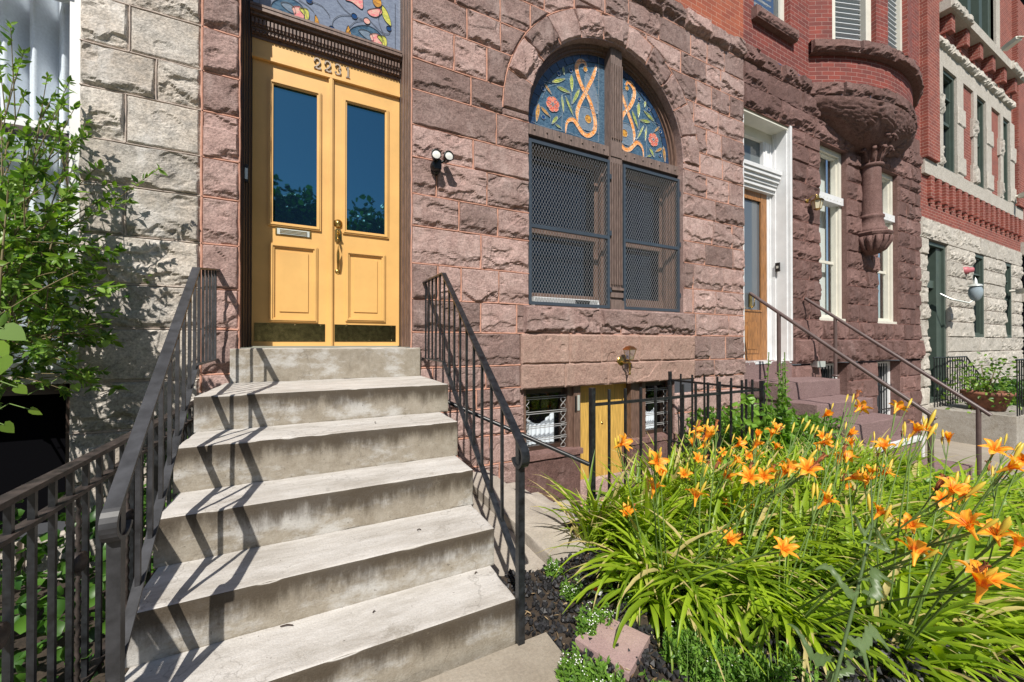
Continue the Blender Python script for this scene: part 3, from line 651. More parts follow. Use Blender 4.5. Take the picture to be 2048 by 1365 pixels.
for (x0,x1,sc_) in ((2.03,xa-.07,1),(xd1+.22,4.26,1)):
    b=MB(); b.box(x0,x1,.12,.17,.06,.11,1); b.box(x0,x0+.04,.12,.17,.11,.775,1); b.box(x1-.05,x1,.12,.17,.11,.775,1); b.box(x0+.04,x1-.05,.12,.17,.70,.775,1)
    s_=b.build('basement_window',[M_dark,M_dark],HB)
    b=MB(); b.add([(x0+.04,.15,.11),(x1-.05,.15,.11),(x1-.05,.15,.70),(x0+.04,.15,.70)],[(0,1,2,3)]); b.build('window_pane',[M_clear],s_)
    b=MB(); n=30; xs=np.linspace(x0+.1,x1-.1,n); yy=.195+.012*np.sin(np.arange(n)*1.3)
    top=.40+.06*np.cos((xs-x0)*13); b.grid(np.stack([np.stack([xs,yy,np.full(n,.11)],1),np.stack([xs,yy,top],1)],1),0,.5,True); b.build('cafe_curtain',[M_curt],s_)
    b=MB()
    for zz in (.20,.34,.50,.665): b.tube([(x0,.085,zz),(x1,.085,zz)],.005,6); b.tube([(x0,.085,zz-.022),(x1,.085,zz-.022)],.005,6)
    for xx in (x0+.03,x1-.05):
        for zz in (.13,.27,.42,.58):
            t=np.linspace(0,2*math.pi,22); b.tube(np.stack([xx+.035*np.sin(2*t),np.full(22,.078),zz+.062*np.sin(t)],1),.004,6)
    b.build('wire_grille',[M_mesh],s_)
# ---------------------------------------------------------------- grey stone neighbour (left)
HG=empty('grey_stone_rowhouse',(-2,0,0),'pale grey rough stone rowhouse with curtained window at left edge','rowhouse')
b=MB()
WL=X0(157)
gh=[(-3.2,WL,1.05,8),(-3.2,X0(140),.05,1.0)]
JG={}
for z,us in {3.33:(257,),3.028:(311,),2.68:(250,),2.378:(),2.025:(250,),1.686:(),4.32:(300,)}.items(): JG[ri(z)]=[X0(u) for u in us]
ashlar(b,[-.62,-.32,.02,.32,.66,1.005]+ROWS[7:],-3.4,-.79,gh,joints={k-1:v for k,v in JG.items()},amp=.036,seed=21,wmin=.4,wmax=.9,flat=.25,br=.004)
reveal(b,-3.2,WL,1.05,8,0,.3,0,'R'); reveal(b,-3.2,X0(140),.05,1.0,0,.3,0,'RT')
b.box(-3.4,WL+.03,-.05,.2,1.004,1.07,0,.6)
b.build('stone_wall',[M_grey,M_mortg],HG)
b=MB(); b.box(WL-.06,WL,.02,.16,1.07,6); b.box(-3.2,WL-.06,-.02,.14,3.64,3.90); b.box(-3.2,WL-.06,.06,.16,2.70,2.755); b.box(-3.2,WL-.06,.05,.14,2.665,2.70,1); b.box(WL-.085,WL-.06,.06,.14,1.07,2.665,1); b.box(-3.2,WL-.06,.06,.16,1.07,1.14); b.box(-3.2,WL,.02,.1,4.9,6)  # includes an unseen upper bar added to cast a shadow band on the curtain
wg=b.build('window_frame',[M_wht,M_dark],HG)
b=MB(); b.add([(-3.2,.12,1.1),(WL-.06,.12,1.1),(WL-.06,.12,5),(-3.2,.12,5)],[(0,1,2,3)]); b.build('window_pane',[M_clear],wg)
b=MB(); n=240; xs=np.linspace(-3.2,WL-.07,n); zs=np.linspace(1.1,5,12)
X,Z=np.meshgrid(xs,zs,indexing='ij'); Yc=.38-.14*np.abs(np.sin(X*17+.7*np.sin(X*7)+.05*Z))+.012*np.sin(X*90)
b.grid(np.stack([X,Yc,Z],-1),0,.5,True); b.build('curtain',[M_curt],wg)
b=MB(); b.box(-3.2,WL,.55,.57,1,5); b.box(-3.2,X0(140),.28,.3,.0,1.02); b.build('dark_backing',[M_void],HG)
b=MB(); b.box(X0(140)-.03,X0(140),.03,.2,.05,1.0); b.box(-3.2,X0(140),.03,.2,.93,1.0); b.build('basement_window_frame',[M_dark],HG)
# ---------------------------------------------------------------- brownstone neighbour (right)
HR=empty('dark_brownstone_rowhouse',(9,0,0),'darker brownstone rowhouse with carved oriel bay over a single column','rowhouse')
b=MB()
DW=(5.80,7.10,.90,4.915); W1=(7.98,8.965,1.68,4.90); W2=(10.19,11.17,1.68,4.90); B1=(7.99,8.97,-.6,.9); B2=(10.15,11.24,-.6,.89)
RR=[-.9,-.5,-.16,.2,.55,.90]
ashlar(b,RR,5.8,12.28,[(5.8,7.1,-1,9),B1,B2],res=.035,amp=.045,seed=31,br=.006,flat=.3)
RR2=[1.34,1.68,2.02,2.37,2.70,3.03,3.36,3.70,4.03,4.36,4.66,4.90]
ashlar(b,RR2,7.10,12.28,[W1,W2],res=.035,amp=.045,seed=33,wmin=.35,wmax=.55,br=.006)
ashlar(b,[4.90,5.25,5.6],5.8,12.28,(),res=.03,amp=.055,seed=35,wmin=.6,wmax=1.2,br=.006)
ashlar(b,[5.6,5.86],5.8,7.65,(),res=.025,amp=.075,seed=36,flat=0,wmin=.35,wmax=.6)
for xa,xb in ((5.80,7.1),): pass
for x_ in (7.10,7.75,8.5,9.2,9.95,10.6,11.3,12.28):
    if x_==7.10: lx=x_; continue
    block(b,lx,x_,.93,1.33,.03,.05,'rock',y=-.06); lx=x_
b.box(7.1,12.29,-.062,.2,.925,1.335,0,.4)
reveal(b,*DW,0,.5,0,'LRT'); 
for W_ in (W1,W2,B1,B2): reveal(b,*W_,0,.3,0,'LRTB')
b.box(11.56,12.28,-.02,.2,5.6,5.9)
b.build('stone_wall',[M_brown2,M_mortd],HR)
b=MB(); UW=(6.07,7.07,6.47,9)
for x0,x1,z0,z1 in ((5.80,6.07,5.86,9.2),(7.07,7.66,5.86,9.2),(6.07,7.07,5.86,6.47)): b.add([(x0,-.012,z0),(x1,-.012,z0),(x1,-.012,z1),(x0,-.012,z1)],[(0,1,2,3)])
reveal(b,6.07,7.07,6.47,9,-.012,.25,0,'LR'); b.build('brick_wall',[M_brick2],HR); b=MB(); b.add([(11.5,-.012,5.6),(12.3,-.012,5.6),(12.3,-.012,9.2),(11.5,-.012,9.2)],[(0,1,2,3)])
b.build('brick_wall',[M_brick2],HR)
b=MB(); block(b,6.0,7.13,6.30,6.47,.025,.03,'rock',y=-.10); b.box(6.0,7.13,-.1,.1,6.295,6.475); b.build('upper_sill',[M_brown2],HR)
b=MB(); rectframe(b,6.07,7.07,6.47,9,.09,.08,.2); b.box(6.9,6.98,.05,.08,6.48,9,0); s_=b.build('upper_window',[M_cream],HR)
b=MB()
for i in range(24): b.boxo((6.5,.2,6.60+i*.1),(.35,0,0),(0,.035,.035),(0,-.004,.004))
b.build('shutter',[M_shut],s_)
# oriel bay: bow of radius 3.7 about (9.6,3.14)
BX,BY,BR=9.6,3.14,3.70; AH=D2R(32)
def bow(r,a): return BX+r*np.sin(a), BY-r*np.cos(a)
def bowsheet(b,r,a0,a1,z0,z1,n=24,mat=0,m=2,rough=0,uv=True):
    a=np.linspace(a0,a1,n); z=np.linspace(z0,z1,m); A,Z=np.meshgrid(a,z,indexing='ij'); R=r+(rough*(pn(A*BR*5,Z*6,3)+.5*pn(A*BR*14,Z*15,3)) if rough else 0)
    x,yv=bow(R,A); b.grid(np.stack([x,yv,Z],-1),mat,.5,False,uv=np.stack([A*BR,Z],-1) if uv else None)
b=MB()
wz0,wz1=6.50,9.2
wins=[(-D2R(25.5),-D2R(11.5)),(-D2R(6.5),D2R(6.5)),(D2R(12),D2R(25))]
bowsheet(b,BR,-AH,AH,5.82,6.30)
ed=[-AH]+[x for w_ in wins for x in w_]+[AH]
for i in range(0,len(ed),2): bowsheet(b,BR,ed[i],ed[i+1],6.30,wz1,8)
for w_ in wins:
    for a in w_:
        P=[bow(BR,a),bow(BR-.22,a)]; b.add([(P[0][0],P[0][1],wz0),(P[1][0],P[1][1],wz0),(P[1][0],P[1][1],wz1),(P[0][0],P[0][1],wz1)],[(0,1,2,3)],0,uv=np.array([(0,wz0),(.2,wz0),(.2,wz1),(0,wz1)]))
b.build('bay_brick_wall',[M_brickb],HR)
b=MB()
def bandstone(b,z0,z1,pr,n,seed):
    rs=random.Random(seed); L_=2*AH*BR; e=np.linspace(0,L_,n+1)
    for i in range(n):
        fn=lambda V:np.stack([BX+(BR+pr-V[...,1])*np.sin(-AH+V[...,0]/BR),BY-(BR+pr-V[...,1])*np.cos(-AH+V[...,0]/BR),V[...,2]],-1)
        block(b,e[i]+.003,e[i+1]-.003,z0,z1,.03,.055,'rock',fn)
    for zz in (z0,z1):
        a=np.linspace(-AH,AH,24); V=np.stack([np.stack([*bow(BR-.05,a),np.full(24,zz)],1),np.stack([*bow(BR+pr+.005,a),np.full(24,zz)],1)],1); b.grid(V,0,.4)
bandstone(b,5.58,5.82,.0,7,1); bandstone(b,6.29,6.50,.09,5,2)
b.build('bay_stone_band',[M_brown2],HR)
b=MB()   # carved bowl tapering down to the capital
n,m=90,44; a=np.linspace(-AH,AH,n); t=np.linspace(0,1,m)
A,T=np.meshgrid(a,t,indexing='ij'); x1,y1=bow(BR+.0,A)
ex=BX; ey=-.12; s=(1-T**1.25); zz=5.58-.62*T**.8- .0*T
k=(1-sst(.0,1.,T)*.92)
X=ex+(x1-ex)*(1-.88*T**1.5); Yv=np.minimum(y1*(1-.35*T**2),-.02)- .16*(1-T)*np.sin(T*math.pi)*0
Yv=np.where(T>0,-.02+(y1+.02)*(1-.55*T**1.6),y1)
edge=1-sst(.8,1.,np.abs(A)/AH)
wave=.55+.22*np.sin(A/AH*9+1.2)+.10*np.sin(A/AH*23); car=sst(.04,.0,T-wave)
bump_=car*(.035+.028*pn(A*60,T*26,1)+.022*np.sin(A*70+8*np.sin(T*9)+T*14)*sst(.5,.1,np.abs(T-wave+.12)*3))
bump_+=.004*pn(A*90,T*50,4)
nx=(X-ex); X2=X+np.sign(nx)*0; Yv=Yv-bump_*edge; zz=zz-.25*bump_
b.grid(np.stack([X2,Yv,zz],-1),0,.4,True)
b.build('carved_corbel',[M_brown2],HR)
CX,CY=9.6,-.13
b=MB()
b.lathe([(.05,5.30),(.30,5.20),(.33,5.13),(.30,5.10),(.21,5.02),(.19,4.9),(.165,4.76),(.155,4.73),(.19,4.72),(.195,4.69),(.16,4.66)],(CX,CY,0),20,'z')
for k in range(7):
    a=D2R(180+k*30); dx,dy=math.cos(a),math.sin(a)
    for j,(r0,zb) in enumerate(((.15,4.75),(.2,4.95))):
        pts=[(CX+dx*(r0+o),CY+dy*(r0+o),zb+h) for o,h in ((0,0),(.03,.1),(.09,.2),(.15,.22),(.17,.17))]; b.ribbon(pts,(-dy,dx,0),.08 if j else .06,.03,0,.5,True)
for k in range(24):
    a=D2R(175+k*8.2); rr_=.16+.1*random.random(); z_=5.05+.35*random.random(); b.tube([(CX+rr_*math.cos(a),CY+rr_*.9*math.sin(a),z_),(CX+(rr_+.06)*math.cos(a+.2),CY+(rr_+.06)*math.sin(a+.2)*.9,z_+.09),(CX+(rr_+.03)*math.cos(a+.4),CY+(rr_+.03)*math.sin(a+.4),z_+.14)],[.03,.035,.01],6)
b.build('column_capital',[M_brown2],HR)
b=MB()
b.lathe([(.150,4.68),(.165,3.78),(.17,3.74)],(CX,CY,0),28,'z'); b.lathe([(.165,3.75),(.195,3.73),(.195,3.69),(.175,3.67),(.19,3.58),(.20,3.50),(.235,3.47),(.235,3.42),(.22,3.40)],(CX,CY,0),28,'z')
b.build('column_shaft',[M_brown2],HR)
b=MB(); b.lathe([(0,3.41),(.30,3.41),(.32,3.38),(.30,3.34),(.27,3.32)],(CX,CY,0),8,'z',smooth=False,a0=D2R(22.5),a1=D2R(382.5))
b.lathe([(.27,3.33),(.27,3.25),(.24,3.15),(.17,3.05),(.08,2.99),(0,2.98)],(CX,CY,0),24,'z')
for k in range(9):
    a=D2R(170+k*25); dx,dy=math.cos(a),math.sin(a)
    b.ribbon([(CX+dx*(r_),CY+dy*(r_),z_) for r_,z_ in ((.12,3.02),(.21,3.08),(.28,3.2),(.30,3.3),(.26,3.31),(.24,3.24))],(-dy,dx,0),.07,.03,0,.5,True)
b.build('column_base',[M_brown2],HR)
for a0,a1 in wins:
    b=MB(); n=8; a=np.linspace(a0,a1,n)
    for (aa0,aa1,z0,z1) in ((a0,a0+.035,wz0,wz1),(a1-.035,a1,wz0,wz1),(a0,a1,wz0,wz0+.05)):
        for r0 in (BR-.08,):
            q_=[bow(r0,aa0),bow(r0,aa1),bow(r0-.1,aa1),bow(r0-.1,aa0)]; v=[(x,yv,z0) for x,yv in q_]+[(x,yv,z1) for x,yv in q_]; b.add(v,[(0,1,5,4),(1,2,6,5),(2,3,7,6),(3,0,4,7),(4,5,6,7),(3,2,1,0)])
    s_=b.build('bay_window',[M_cream],HR)
    b=MB()
    for i in range(26):
        z_=wz0+.08+i*.09; p=bow(BR-.13,a0+.04); q_=bow(BR-.13,a1-.06); p=np.array((*p,z_));q_=np.array((*q_,z_)); d=(q_-p)/2; nrm=np.array((-d[1],d[0],0)); nrm/=np.linalg.norm(nrm); c_=(p+q_)/2
        b.boxo(c_,d,nrm*.03+np.array((0,0,-.03)),np.array((0,0,.005)))
    b.build('shutter',[M_shut],s_)
    b=MB(); P=[bow(BR-.2,a0),bow(BR-.2,a1)]; b.add([(P[0][0],P[0][1],wz0),(P[1][0],P[1][1],wz0),(P[1][0],P[1][1],wz1),(P[0][0],P[0][1],wz1)],[(0,1,2,3)]); b.build('window_pane',[M_glassd],s_)
# windows of the brownstone neighbour
def tallwin(parent,W_,name,sill,tr=True,frame=M_cream,shut=True,yy=.14,panemat=M_glassd):
    x0,x1,z0,z1=W_; b=MB(); rectframe(b,x0+.005,x1-.005,z0+.005,z1-.005,.085,yy-.06,yy+.08); rectframe(b,x0+.09,x1-.09,z0+.09,z1-.09,.03,yy-.02,yy+.06)
    if tr:
        zt=z0+(z1-z0)*.70; b.box(x0+.02,x1-.02,yy-.10,yy+.06,zt-.05,zt+.09,1); b.box(x0+.1,x1-.1,yy+.02,yy+.06,z0+(zt-z0)*.5-.03,z0+(zt-z0)*.5+.02)
        for i in range(7): b.box(x0+.12+i*(x1-x0-.26)/6,x0+.145+i*(x1-x0-.26)/6,yy-.105,yy-.10,zt+.0,zt+.025,2)
    if sill: b.box(x0+.005,x1-.005,yy-.12,yy,z0+.001,z0+.05)
    s_=b.build(name,[frame,M_wht,M_pur],parent)
    b=MB(); b.add([(x0+.1,yy+.05,z0+.1),(x1-.1,yy+.05,z0+.1),(x1-.1,yy+.05,z1-.1),(x0+.1,yy+.05,z1-.1)],[(0,1,2,3)]); b.build('window_pane',[M_clear if shut else panemat],s_)
    if shut:
        b=MB(); n=int((z1-z0)*.68/.075)
        for i in range(n): b.boxo((x0+.30,yy+.12,z0+.15+i*.075),(.19,0,0),(0,.03,.02),(0,-.004,.006))
        b.build('shutter',[M_shut],s_)
        b=MB(); b.add([(x0,yy+.19,z0),(x1,yy+.19,z0),(x1,yy+.19,z1),(x0,yy+.19,z1)],[(0,1,2,3)]); b.build('window_blind',[plain('pale_blind',(.66,.67,.62),.8) if 'pale_blind' not in MATS else MATS['pale_blind']],s_)
    return s_
tallwin(HR,W1,'window',True); tallwin(HR,W2,'window',True)
for W_ in (B1,B2):
    x0,x1,z0,z1=W_; s_=tallwin(HR,(x0,x1,z0,z1),'basement_window',False,False,M_wht,False,.22)
    b=MB()
    for i in range(7): b.tube([(x0+.12+i*.11,.12,z0+.05),(x0+.12+i*.11,.12,z1-.05)],.012,6)
    for zz in (z0+.45,z0+.95): b.box(x0+.05,x1-.05,.11,.13,zz,zz+.02)
    b.build('window_bar',[M_iron],s_)
# door of the brownstone neighbour
b=MB(); x0,x1,z0,z1=DW
b.box(7.04,7.10,-.02,.36,.98,4.91); b.box(7.02,7.04,.03,.36,.98,4.9); b.box(7.0,7.02,.20,.36,.98,4.9); b.box(5.82,7.02,.02,.36,4.86,4.912,1); b.box(5.82,7.02,.0,.03,4.84,4.86,1)
b.box(5.82,7.02,.25,.36,4.70,4.86,1); b.box(6.76,7.02,.25,.36,4.18,4.70,0); b.box(6.80,6.84,.235,.25,4.2,4.68); b.box(6.93,6.96,.235,.25,4.2,4.68)
for i,(pz_,pd) in enumerate(((3.82,.04),(3.87,.07),(3.93,.09),(3.98,.12),(4.04,.15),(4.10,.17))): b.box(5.82,7.0,.25-pd,.36,pz_,pz_+.06)
b.box(6.89,7.0,.27,.36,.98,3.82); b.box(6.95,6.98,.255,.27,.98,3.82); b.box(5.82,5.86,.02,.36,.98,4.86); b.box(5.82,7.1,.0,.5,.93,.985)
df=b.build('door_frame',[M_wht,M_cream],HR)
b=MB(); b.add([(5.86,.31,4.16),(6.76,.31,4.16),(6.76,.31,4.70),(5.86,.31,4.70)],[(0,1,2,3)]); b.build('transom_pane',[glassm('grey_transom_glass',(.10,.12,.13),ior=1.7)],df)
yd=.28; b=MB(); xr=6.89
b.box(5.86,6.20,yd,yd+.05,.985,3.82); b.box(6.72,xr,yd-.004,yd+.05,.985,3.82); b.box(6.2,6.72,yd,yd+.05,.985,1.82); b.box(6.2,6.72,yd,yd+.05,3.68,3.82)
b.box(6.26,6.66,yd-.012,yd,1.10,1.62); b.box(6.33,6.59,yd-.02,yd-.01,1.17,1.55); rectframe(b,6.18,6.74,1.80,3.70,.03,yd-.014,yd+.01)
d=b.build('door',[M_wood],HR)
b=MB(); b.add([(6.2,yd+.02,1.82),(6.72,yd+.02,1.82),(6.72,yd+.02,3.70),(6.2,yd+.02,3.70)],[(0,1,2,3)]); b.build('window_pane',[glassm('grey_reflecting_glass',(.10,.12,.14),ior=2.)],d)
b=MB(); p=PY(1500,600,yd); b.box(p[0]-.03,p[0]+.03,yd-.02,yd,p[2]-.12,p[2]+.12); b.tube([(p[0],yd-.02,p[2]+.08),(p[0],yd-.07,p[2]+.05),(p[0],yd-.07,p[2]-.1),(p[0],yd-.02,p[2]-.14)],.012,6); b.build('door_handle',[M_brass],d)
b=MB(); p=PX(1556,535,6.985); b.box(6.965,6.985,p[1]-.035,p[1]+.035,p[2]-.075,p[2]+.075); b.box(6.961,6.965,p[1]-.018,p[1]+.018,p[2]-.02,p[2]+.02,1); b.build('doorbell',[M_black,M_silver],HR)
# ---------------------------------------------------------------- far house
HF=empty('red_brick_rowhouse',(16,0,-.5),'red brick rowhouse with white stone ground floor and dark green windows','rowhouse')
FX0,FX1=12.29,20.1
F_open=[(12.69,13.95,-.15,3.71),(15.7,16.62,1.43,3.71),(18.42,19.12,1.43,3.71)]
b=MB()
rows=[-1.2,-.6,-.15,.25,.65,1.05,1.43,1.81,2.19,2.57,2.95,3.33,3.71,4.18]
ashlar(b,rows,FX0,FX1,F_open,res=.05,amp=.05,seed=41,wmin=1.6,wmax=2.4,flat=.2,br=.012,y=0)
for W_ in F_open: reveal(b,*W_,0,.45,0,'LRTB')
b.box(12.45,19.9,-.03,.1,3.72,4.16,0,.9)
b.build('stone_wall',[M_white,M_mortw],HF)
b=MB(); b.box(12.42,FX1,-.06,.1,5.19,5.53); b.build('belt_course',[M_white],HF)
b=MB(); U=[(13.57,14.48,5.53,8.03),(15.95,16.68,5.53,8.05),(18.19,18.84,5.53,8.03)]
T3=[(13.9,17.6,9.45,12.5)]
def wallwithholes(b,x0,x1,z0,z1,holes,yy):
    xs=sorted({x0,x1,*[h[0] for h in holes],*[h[1] for h in holes]}); zs=sorted({z0,z1,*[h[2] for h in holes],*[h[3] for h in holes]})
    xs=[x for x in xs if x0<=x<=x1]; zs=[z for z in zs if z0<=z<=z1]
    for i in range(len(xs)-1):
        for j in range(len(zs)-1):
            mx,mz=(xs[i]+xs[i+1])/2,(zs[j]+zs[j+1])/2
            if any(h[0]<mx<h[1] and h[2]<mz<h[3] for h in holes): continue
            b.add([(xs[i],yy,zs[j]),(xs[i+1],yy,zs[j]),(xs[i+1],yy,zs[j+1]),(xs[i],yy,zs[j+1])],[(0,1,2,3)])
wallwithholes(b,FX0,FX1,4.18,12,[(h[0],h[1],h[2],h[3]) for h in U+T3],.0)
for W_ in U+T3: reveal(b,*W_,0,.35,0,'LRTB')
b.box(12.40,13.10,-.12,.0,5.54,12.0); b.box(19.35,20.08,-.12,0,5.54,12)
for i in range(17):
    xx=12.75+i*.44; b.box(xx,xx+.20,-.07,0,4.66,5.19); b.box(xx+.04,xx+.16,-.05,0,4.56,4.66)
for i in range(6):
    xx=13.55+i*1.0; b.box(xx,xx+.24,-.20,0,8.80,9.2)
    b.box(xx+.03,xx+.21,-.10,0,8.68,8.80)
b.build('brick_wall',[M_brickf],HF)
b=MB()
block(b,13.2,19.0,8.42,8.66,.05,.09,'rock',y=-.04); b.box(13.2,19.0,-.04,.05,8.415,8.66); b.box(13.25,19.0,-.045,.05,8.03,8.41); b.box(13.3,19.2,-.26,.05,9.2,9.45)
block(b,13.3,14.6,9.2,9.45,.05,.06,'rock',y=-.26); block(b,17.9,19.2,9.2,9.45,.05,.06,'rock',y=-.26)
for (x0,x1,z0,z1) in U:
    b.box(x0-.26,x0-.002,-.05,.2,z0,z1-.001,0,.6); b.box(x1+.002,x1+.45,-.05,.2,z0,z1-.001,0,.6)
    for zz in (5.55,6.8): block(b,x0-.34,x0-.01,zz,zz+.5,.05,.05,'rock',y=-.05); b.box(x0-.34,x0-.004,-.05,0,zz,zz+.5); block(b,x1+.01,x1+.55,zz+.05,zz+.5,.05,.02,'flat',y=-.06); b.box(x1+.004,x1+.55,-.06,0,zz+.05,zz+.5)
b.box(17.6,17.95,-.05,.2,9.46,12,0,.6)
b.build('stone_trim',[M_white],HF)
for W_ in U+F_open[1:]:
    x0,x1,z0,z1=W_; b=MB(); rectframe(b,x0,x1,z0,z1,.09,.0,.14); rectframe(b,x0+.09,x1-.09,z0+.09,z1-.09,.04,.05,.14); b.box(x0+.1,x1-.1,.05,.14,(z0+z1)/2-.03,(z0+z1)/2+.04); b.box(x0+.1,x1-.1,.04,.14,z0+(z1-z0)*.75,z0+(z1-z0)*.75+.04)
    s_=b.build('window',[M_green],HF); b=MB(); b.add([(x0+.1,.12,z0+.1),(x1-.1,.12,z0+.1),(x1-.1,.12,z1-.1),(x0+.1,.12,z1-.1)],[(0,1,2,3)]); b.build('window_pane',[M_glassd],s_)
b=MB(); 
for xx in (13.9,14.75,15.7,16.6,17.35): b.box(xx,xx+.24,.05,.3,9.46,12)
b.box(13.9,17.6,.1,.3,9.46,9.6); b.box(14,17.6,.18,.26,10.5,10.6); s_=b.build('window',[M_green],HF); b=MB(); b.add([(14,.28,9.5),(17.6,.28,9.5),(17.6,.28,12),(14,.28,12)],[(0,1,2,3)]); b.build('window_pane',[M_glassd],s_)
b=MB(); x0,x1,z0,z1=F_open[0]; rectframe(b,x0,x1,z0,z1,.10,.03,.34); b.box(x0+.1,x1-.1,.12,.34,2.62,2.80); b.box(x1-.42,x1-.1,.08,.34,-.15,3.6); df=b.build('door_frame',[M_green],HF)
b=MB(); b.box(x0+.12,x1-.42,.28,.33,-.15,2.62); b.box(x0+.22,x1-.50,.265,.28,.6,2.3,1); b.build('door',[M_green,M_glassd],HF)
b=MB(); b.add([(x0+.1,.25,2.8),(x1-.42,.25,2.8),(x1-.42,.25,3.6),(x0+.1,.25,3.6)],[(0,1,2,3)]); b.build('transom_pane',[M_glassd],HF)
# last house
HZ=empty('dark_painted_rowhouse',(23,0,-1),'dark painted rowhouse at the far end of the row, right edge','rowhouse')
b=MB(); b.add([(20.1,.02,-1.5),(26,.02,-1.5),(26,.02,4.1),(20.1,.02,4.1)],[(0,1,2,3)],0); b.add([(20.1,.02,4.1),(26,.02,4.1),(26,.02,7.5),(20.1,.02,7.5)],[(0,1,2,3)],1); b.add([(20.1,-.0,7.5),(26,0,7.5),(26,0,13),(20.1,0,13)],[(0,1,2,3)],0); b.box(20.12,26,-.12,.02,4.1,4.5,2); b.box(20.12,26,-.12,.02,2.6,2.9,2); b.box(20.12,26,-.1,.02,7.4,7.6,2)
b.build('wall',[M_void,M_brickf,M_white],HZ)
# ---------------------------------------------------------------- ground
def gz(x): return -.078*max(0,x-.9)
b=MB()
def sheet(b,poly,mat,zf=gz,off=0,n=1): b.add([(p[0],p[1],zf(p[0])+off) for p in poly],[tuple(range(len(poly)))],mat)
# sidewalk: straight strip in front, with garden bed cut out
b.add([(-12,-2.2,0),(-12,-6,0),(.9,-6,0),(.9,-2.2,0)],[(0,1,2,3)]); 
b.add([(.9,-3.55,0),(.9,-6,0),(40,-6,gz(40)),(40,-3.55,gz(40))],[(0,1,2,3)])
b.add([(7.56,-3.55,gz(7.56)),(40,-3.55,gz(40)),(40,0.,gz(40)),(7.56,0.,gz(7.56))],[(0,1,2,3)])
b.build('sidewalk',[M_conc],None,'structure')
def gb(b):
    n,m=150,60; xs=np.linspace(1.56,7.56,n); ys=np.linspace(-3.55,-1.22,m); X,Y_=np.meshgrid(xs,ys,indexing='ij'); Z=-.078*np.maximum(0,X-.9)*1.0+.04*pn(X*2,Y_*2,1)+.02*pn(X*9,Y_*9,2)-.02
    b.grid(np.stack([X,Y_,Z],-1)); n=30; xs=np.linspace(.82,1.56,n); ys=np.linspace(-3.55,-1.72,m); X,Y_=np.meshgrid(xs,ys,indexing='ij'); Z=-.03+.03*pn(X*3,Y_*3,1)+.015*pn(X*14,Y_*14,2); b.grid(np.stack([X,Y_,Z],-1))
    b.add([(4.16,-1.25,-.28),(7.56,-1.25,-.5),(7.56,0,-.5),(4.16,0,-.28)],[(0,1,2,3)])
one('garden_bed',gb,[M_soil]).__setitem__('kind','structure')
b=MB(); b.add([(-6,-2.2,-.02),(-.62,-2.2,-.02),(-.62,0.05,-.30),(-6,.05,-.30)],[(0,1,2,3)]); b.build('side_yard_soil',[M_soil],None,'structure')
b=MB(); b.box(.80,1.27,-2.05,0,-.5,-.10); b.build('entry_path',[M_conc2],None,'structure')
b=MB(); b.box(1.25,4.3,-1.25,.0,-.8,-.62); b.build('areaway_floor',[M_conc2],None,'structure')
b=MB(); b.add([(-40,-6,-.1),(-40,-14,-.15),(60,-14,-.8),(60,-6,-.7)],[(0,1,2,3)]); b.build('road',[M_asph],None,'structure')
b=MB(); b.add([(-150,-5.98,-1.6),(-150,150,-1.6),(150,150,-1.6),(150,-150,-1.6),(-150,-150,-1.6)],[(0,1,2,3,4)]); b.build('ground',[M_asph],None,'structure')
b=MB(); b.add([(-30,-14,0),(-30,-40,0),(40,-40,0),(40,-14,0)],[(0,1,2,3)]); b.build('park_lawn',[M_grassg],None,'structure')
# sunken edge stones
def rough_box(b,x0,x1,y0,y1,z0,z1,amp=.006,res=.04,mat=0,tone=.5,rnd=.012):
    # box with softened, chipped edges: displaced top and front
    def face(P,Nn):
        lo=np.array([x0,y0,z0]);hi=np.array([x1,y1,z1])
        ed=np.stack([np.minimum(P[...,k]-lo[k],hi[k]-P[...,k]) for k in range(3)],-1); ed=np.clip(ed,0,rnd)/rnd
        q_=np.sort(ed,-1)[...,1]
        V=P+Nn*((amp*pn(P[...,0]*7,P[...,1]*7,P[...,2]*7)+amp*.4*pn(P[...,0]*25,P[...,1]*25,P[...,2]*25))*q_)[...,None]
        sh=(1-q_)**2*rnd*(.18+.26*sst(.25,.5,pn(P[...,0]*9,P[...,1]*9,P[...,2]*9))*(1+.5*pn(P[...,0]*40,P[...,1]*40,P[...,2]*40)))
        c_=(lo+hi)/2; V=V-np.sign(V-c_)*(sh[...,None])*np.where(ed<.99,1,0)
        return V
    def g(a,b_): return np.linspace(a,b_,max(2,int(abs(b_-a)/res)+1))
    def edged(a,b_):
        v=g(a,b_); return np.unique(np.concatenate([v,[a+rnd*.4,a+rnd,b_-rnd*.4,b_-rnd]])) if b_-a>.06 else v
    xs,ys,zs=edged(x0,x1),edged(y0,y1),edged(z0,z1)
    A,B=np.meshgrid(xs,ys,indexing='ij')
    b.grid(face(np.stack([A,B,np.full_like(A,z1)],-1),np.array((0,0,1.))),mat,tone,True)
    A,B=np.meshgrid(xs,zs,indexing='ij'); b.grid(face(np.stack([A,np.full_like(A,y0),B],-1),np.array((0,-1.,0))),mat,tone,True)
    for xx,sg in ((x0,-1.),(x1,1.)):
        A,B=np.meshgrid(ys,zs,indexing='ij'); b.grid(face(np.stack([np.full_like(A,xx),A,B],-1),np.array((sg,0,0))),mat,tone,True)
b=MB(); rough_box(b,1.27,1.56,-1.72,-.02,-.7,-.02,.006); tag(b.build('stone_curb',[M_conc2]),'worn grey concrete curb edging the sunken basement entrance','curb')
ST=empty('basement_stairs',(2,-.8,-.62),'pale chipped concrete steps descending to the yellow basement door','stairs')
for i in range(3):
    b=MB(); rough_box(b,1.57+i*.28,1.85+i*.28 if i<2 else 2.5,-1.2,-.06,-.72,-.18-i*.15,.008,tone=.5); b.build('step',[M_conc2],ST)
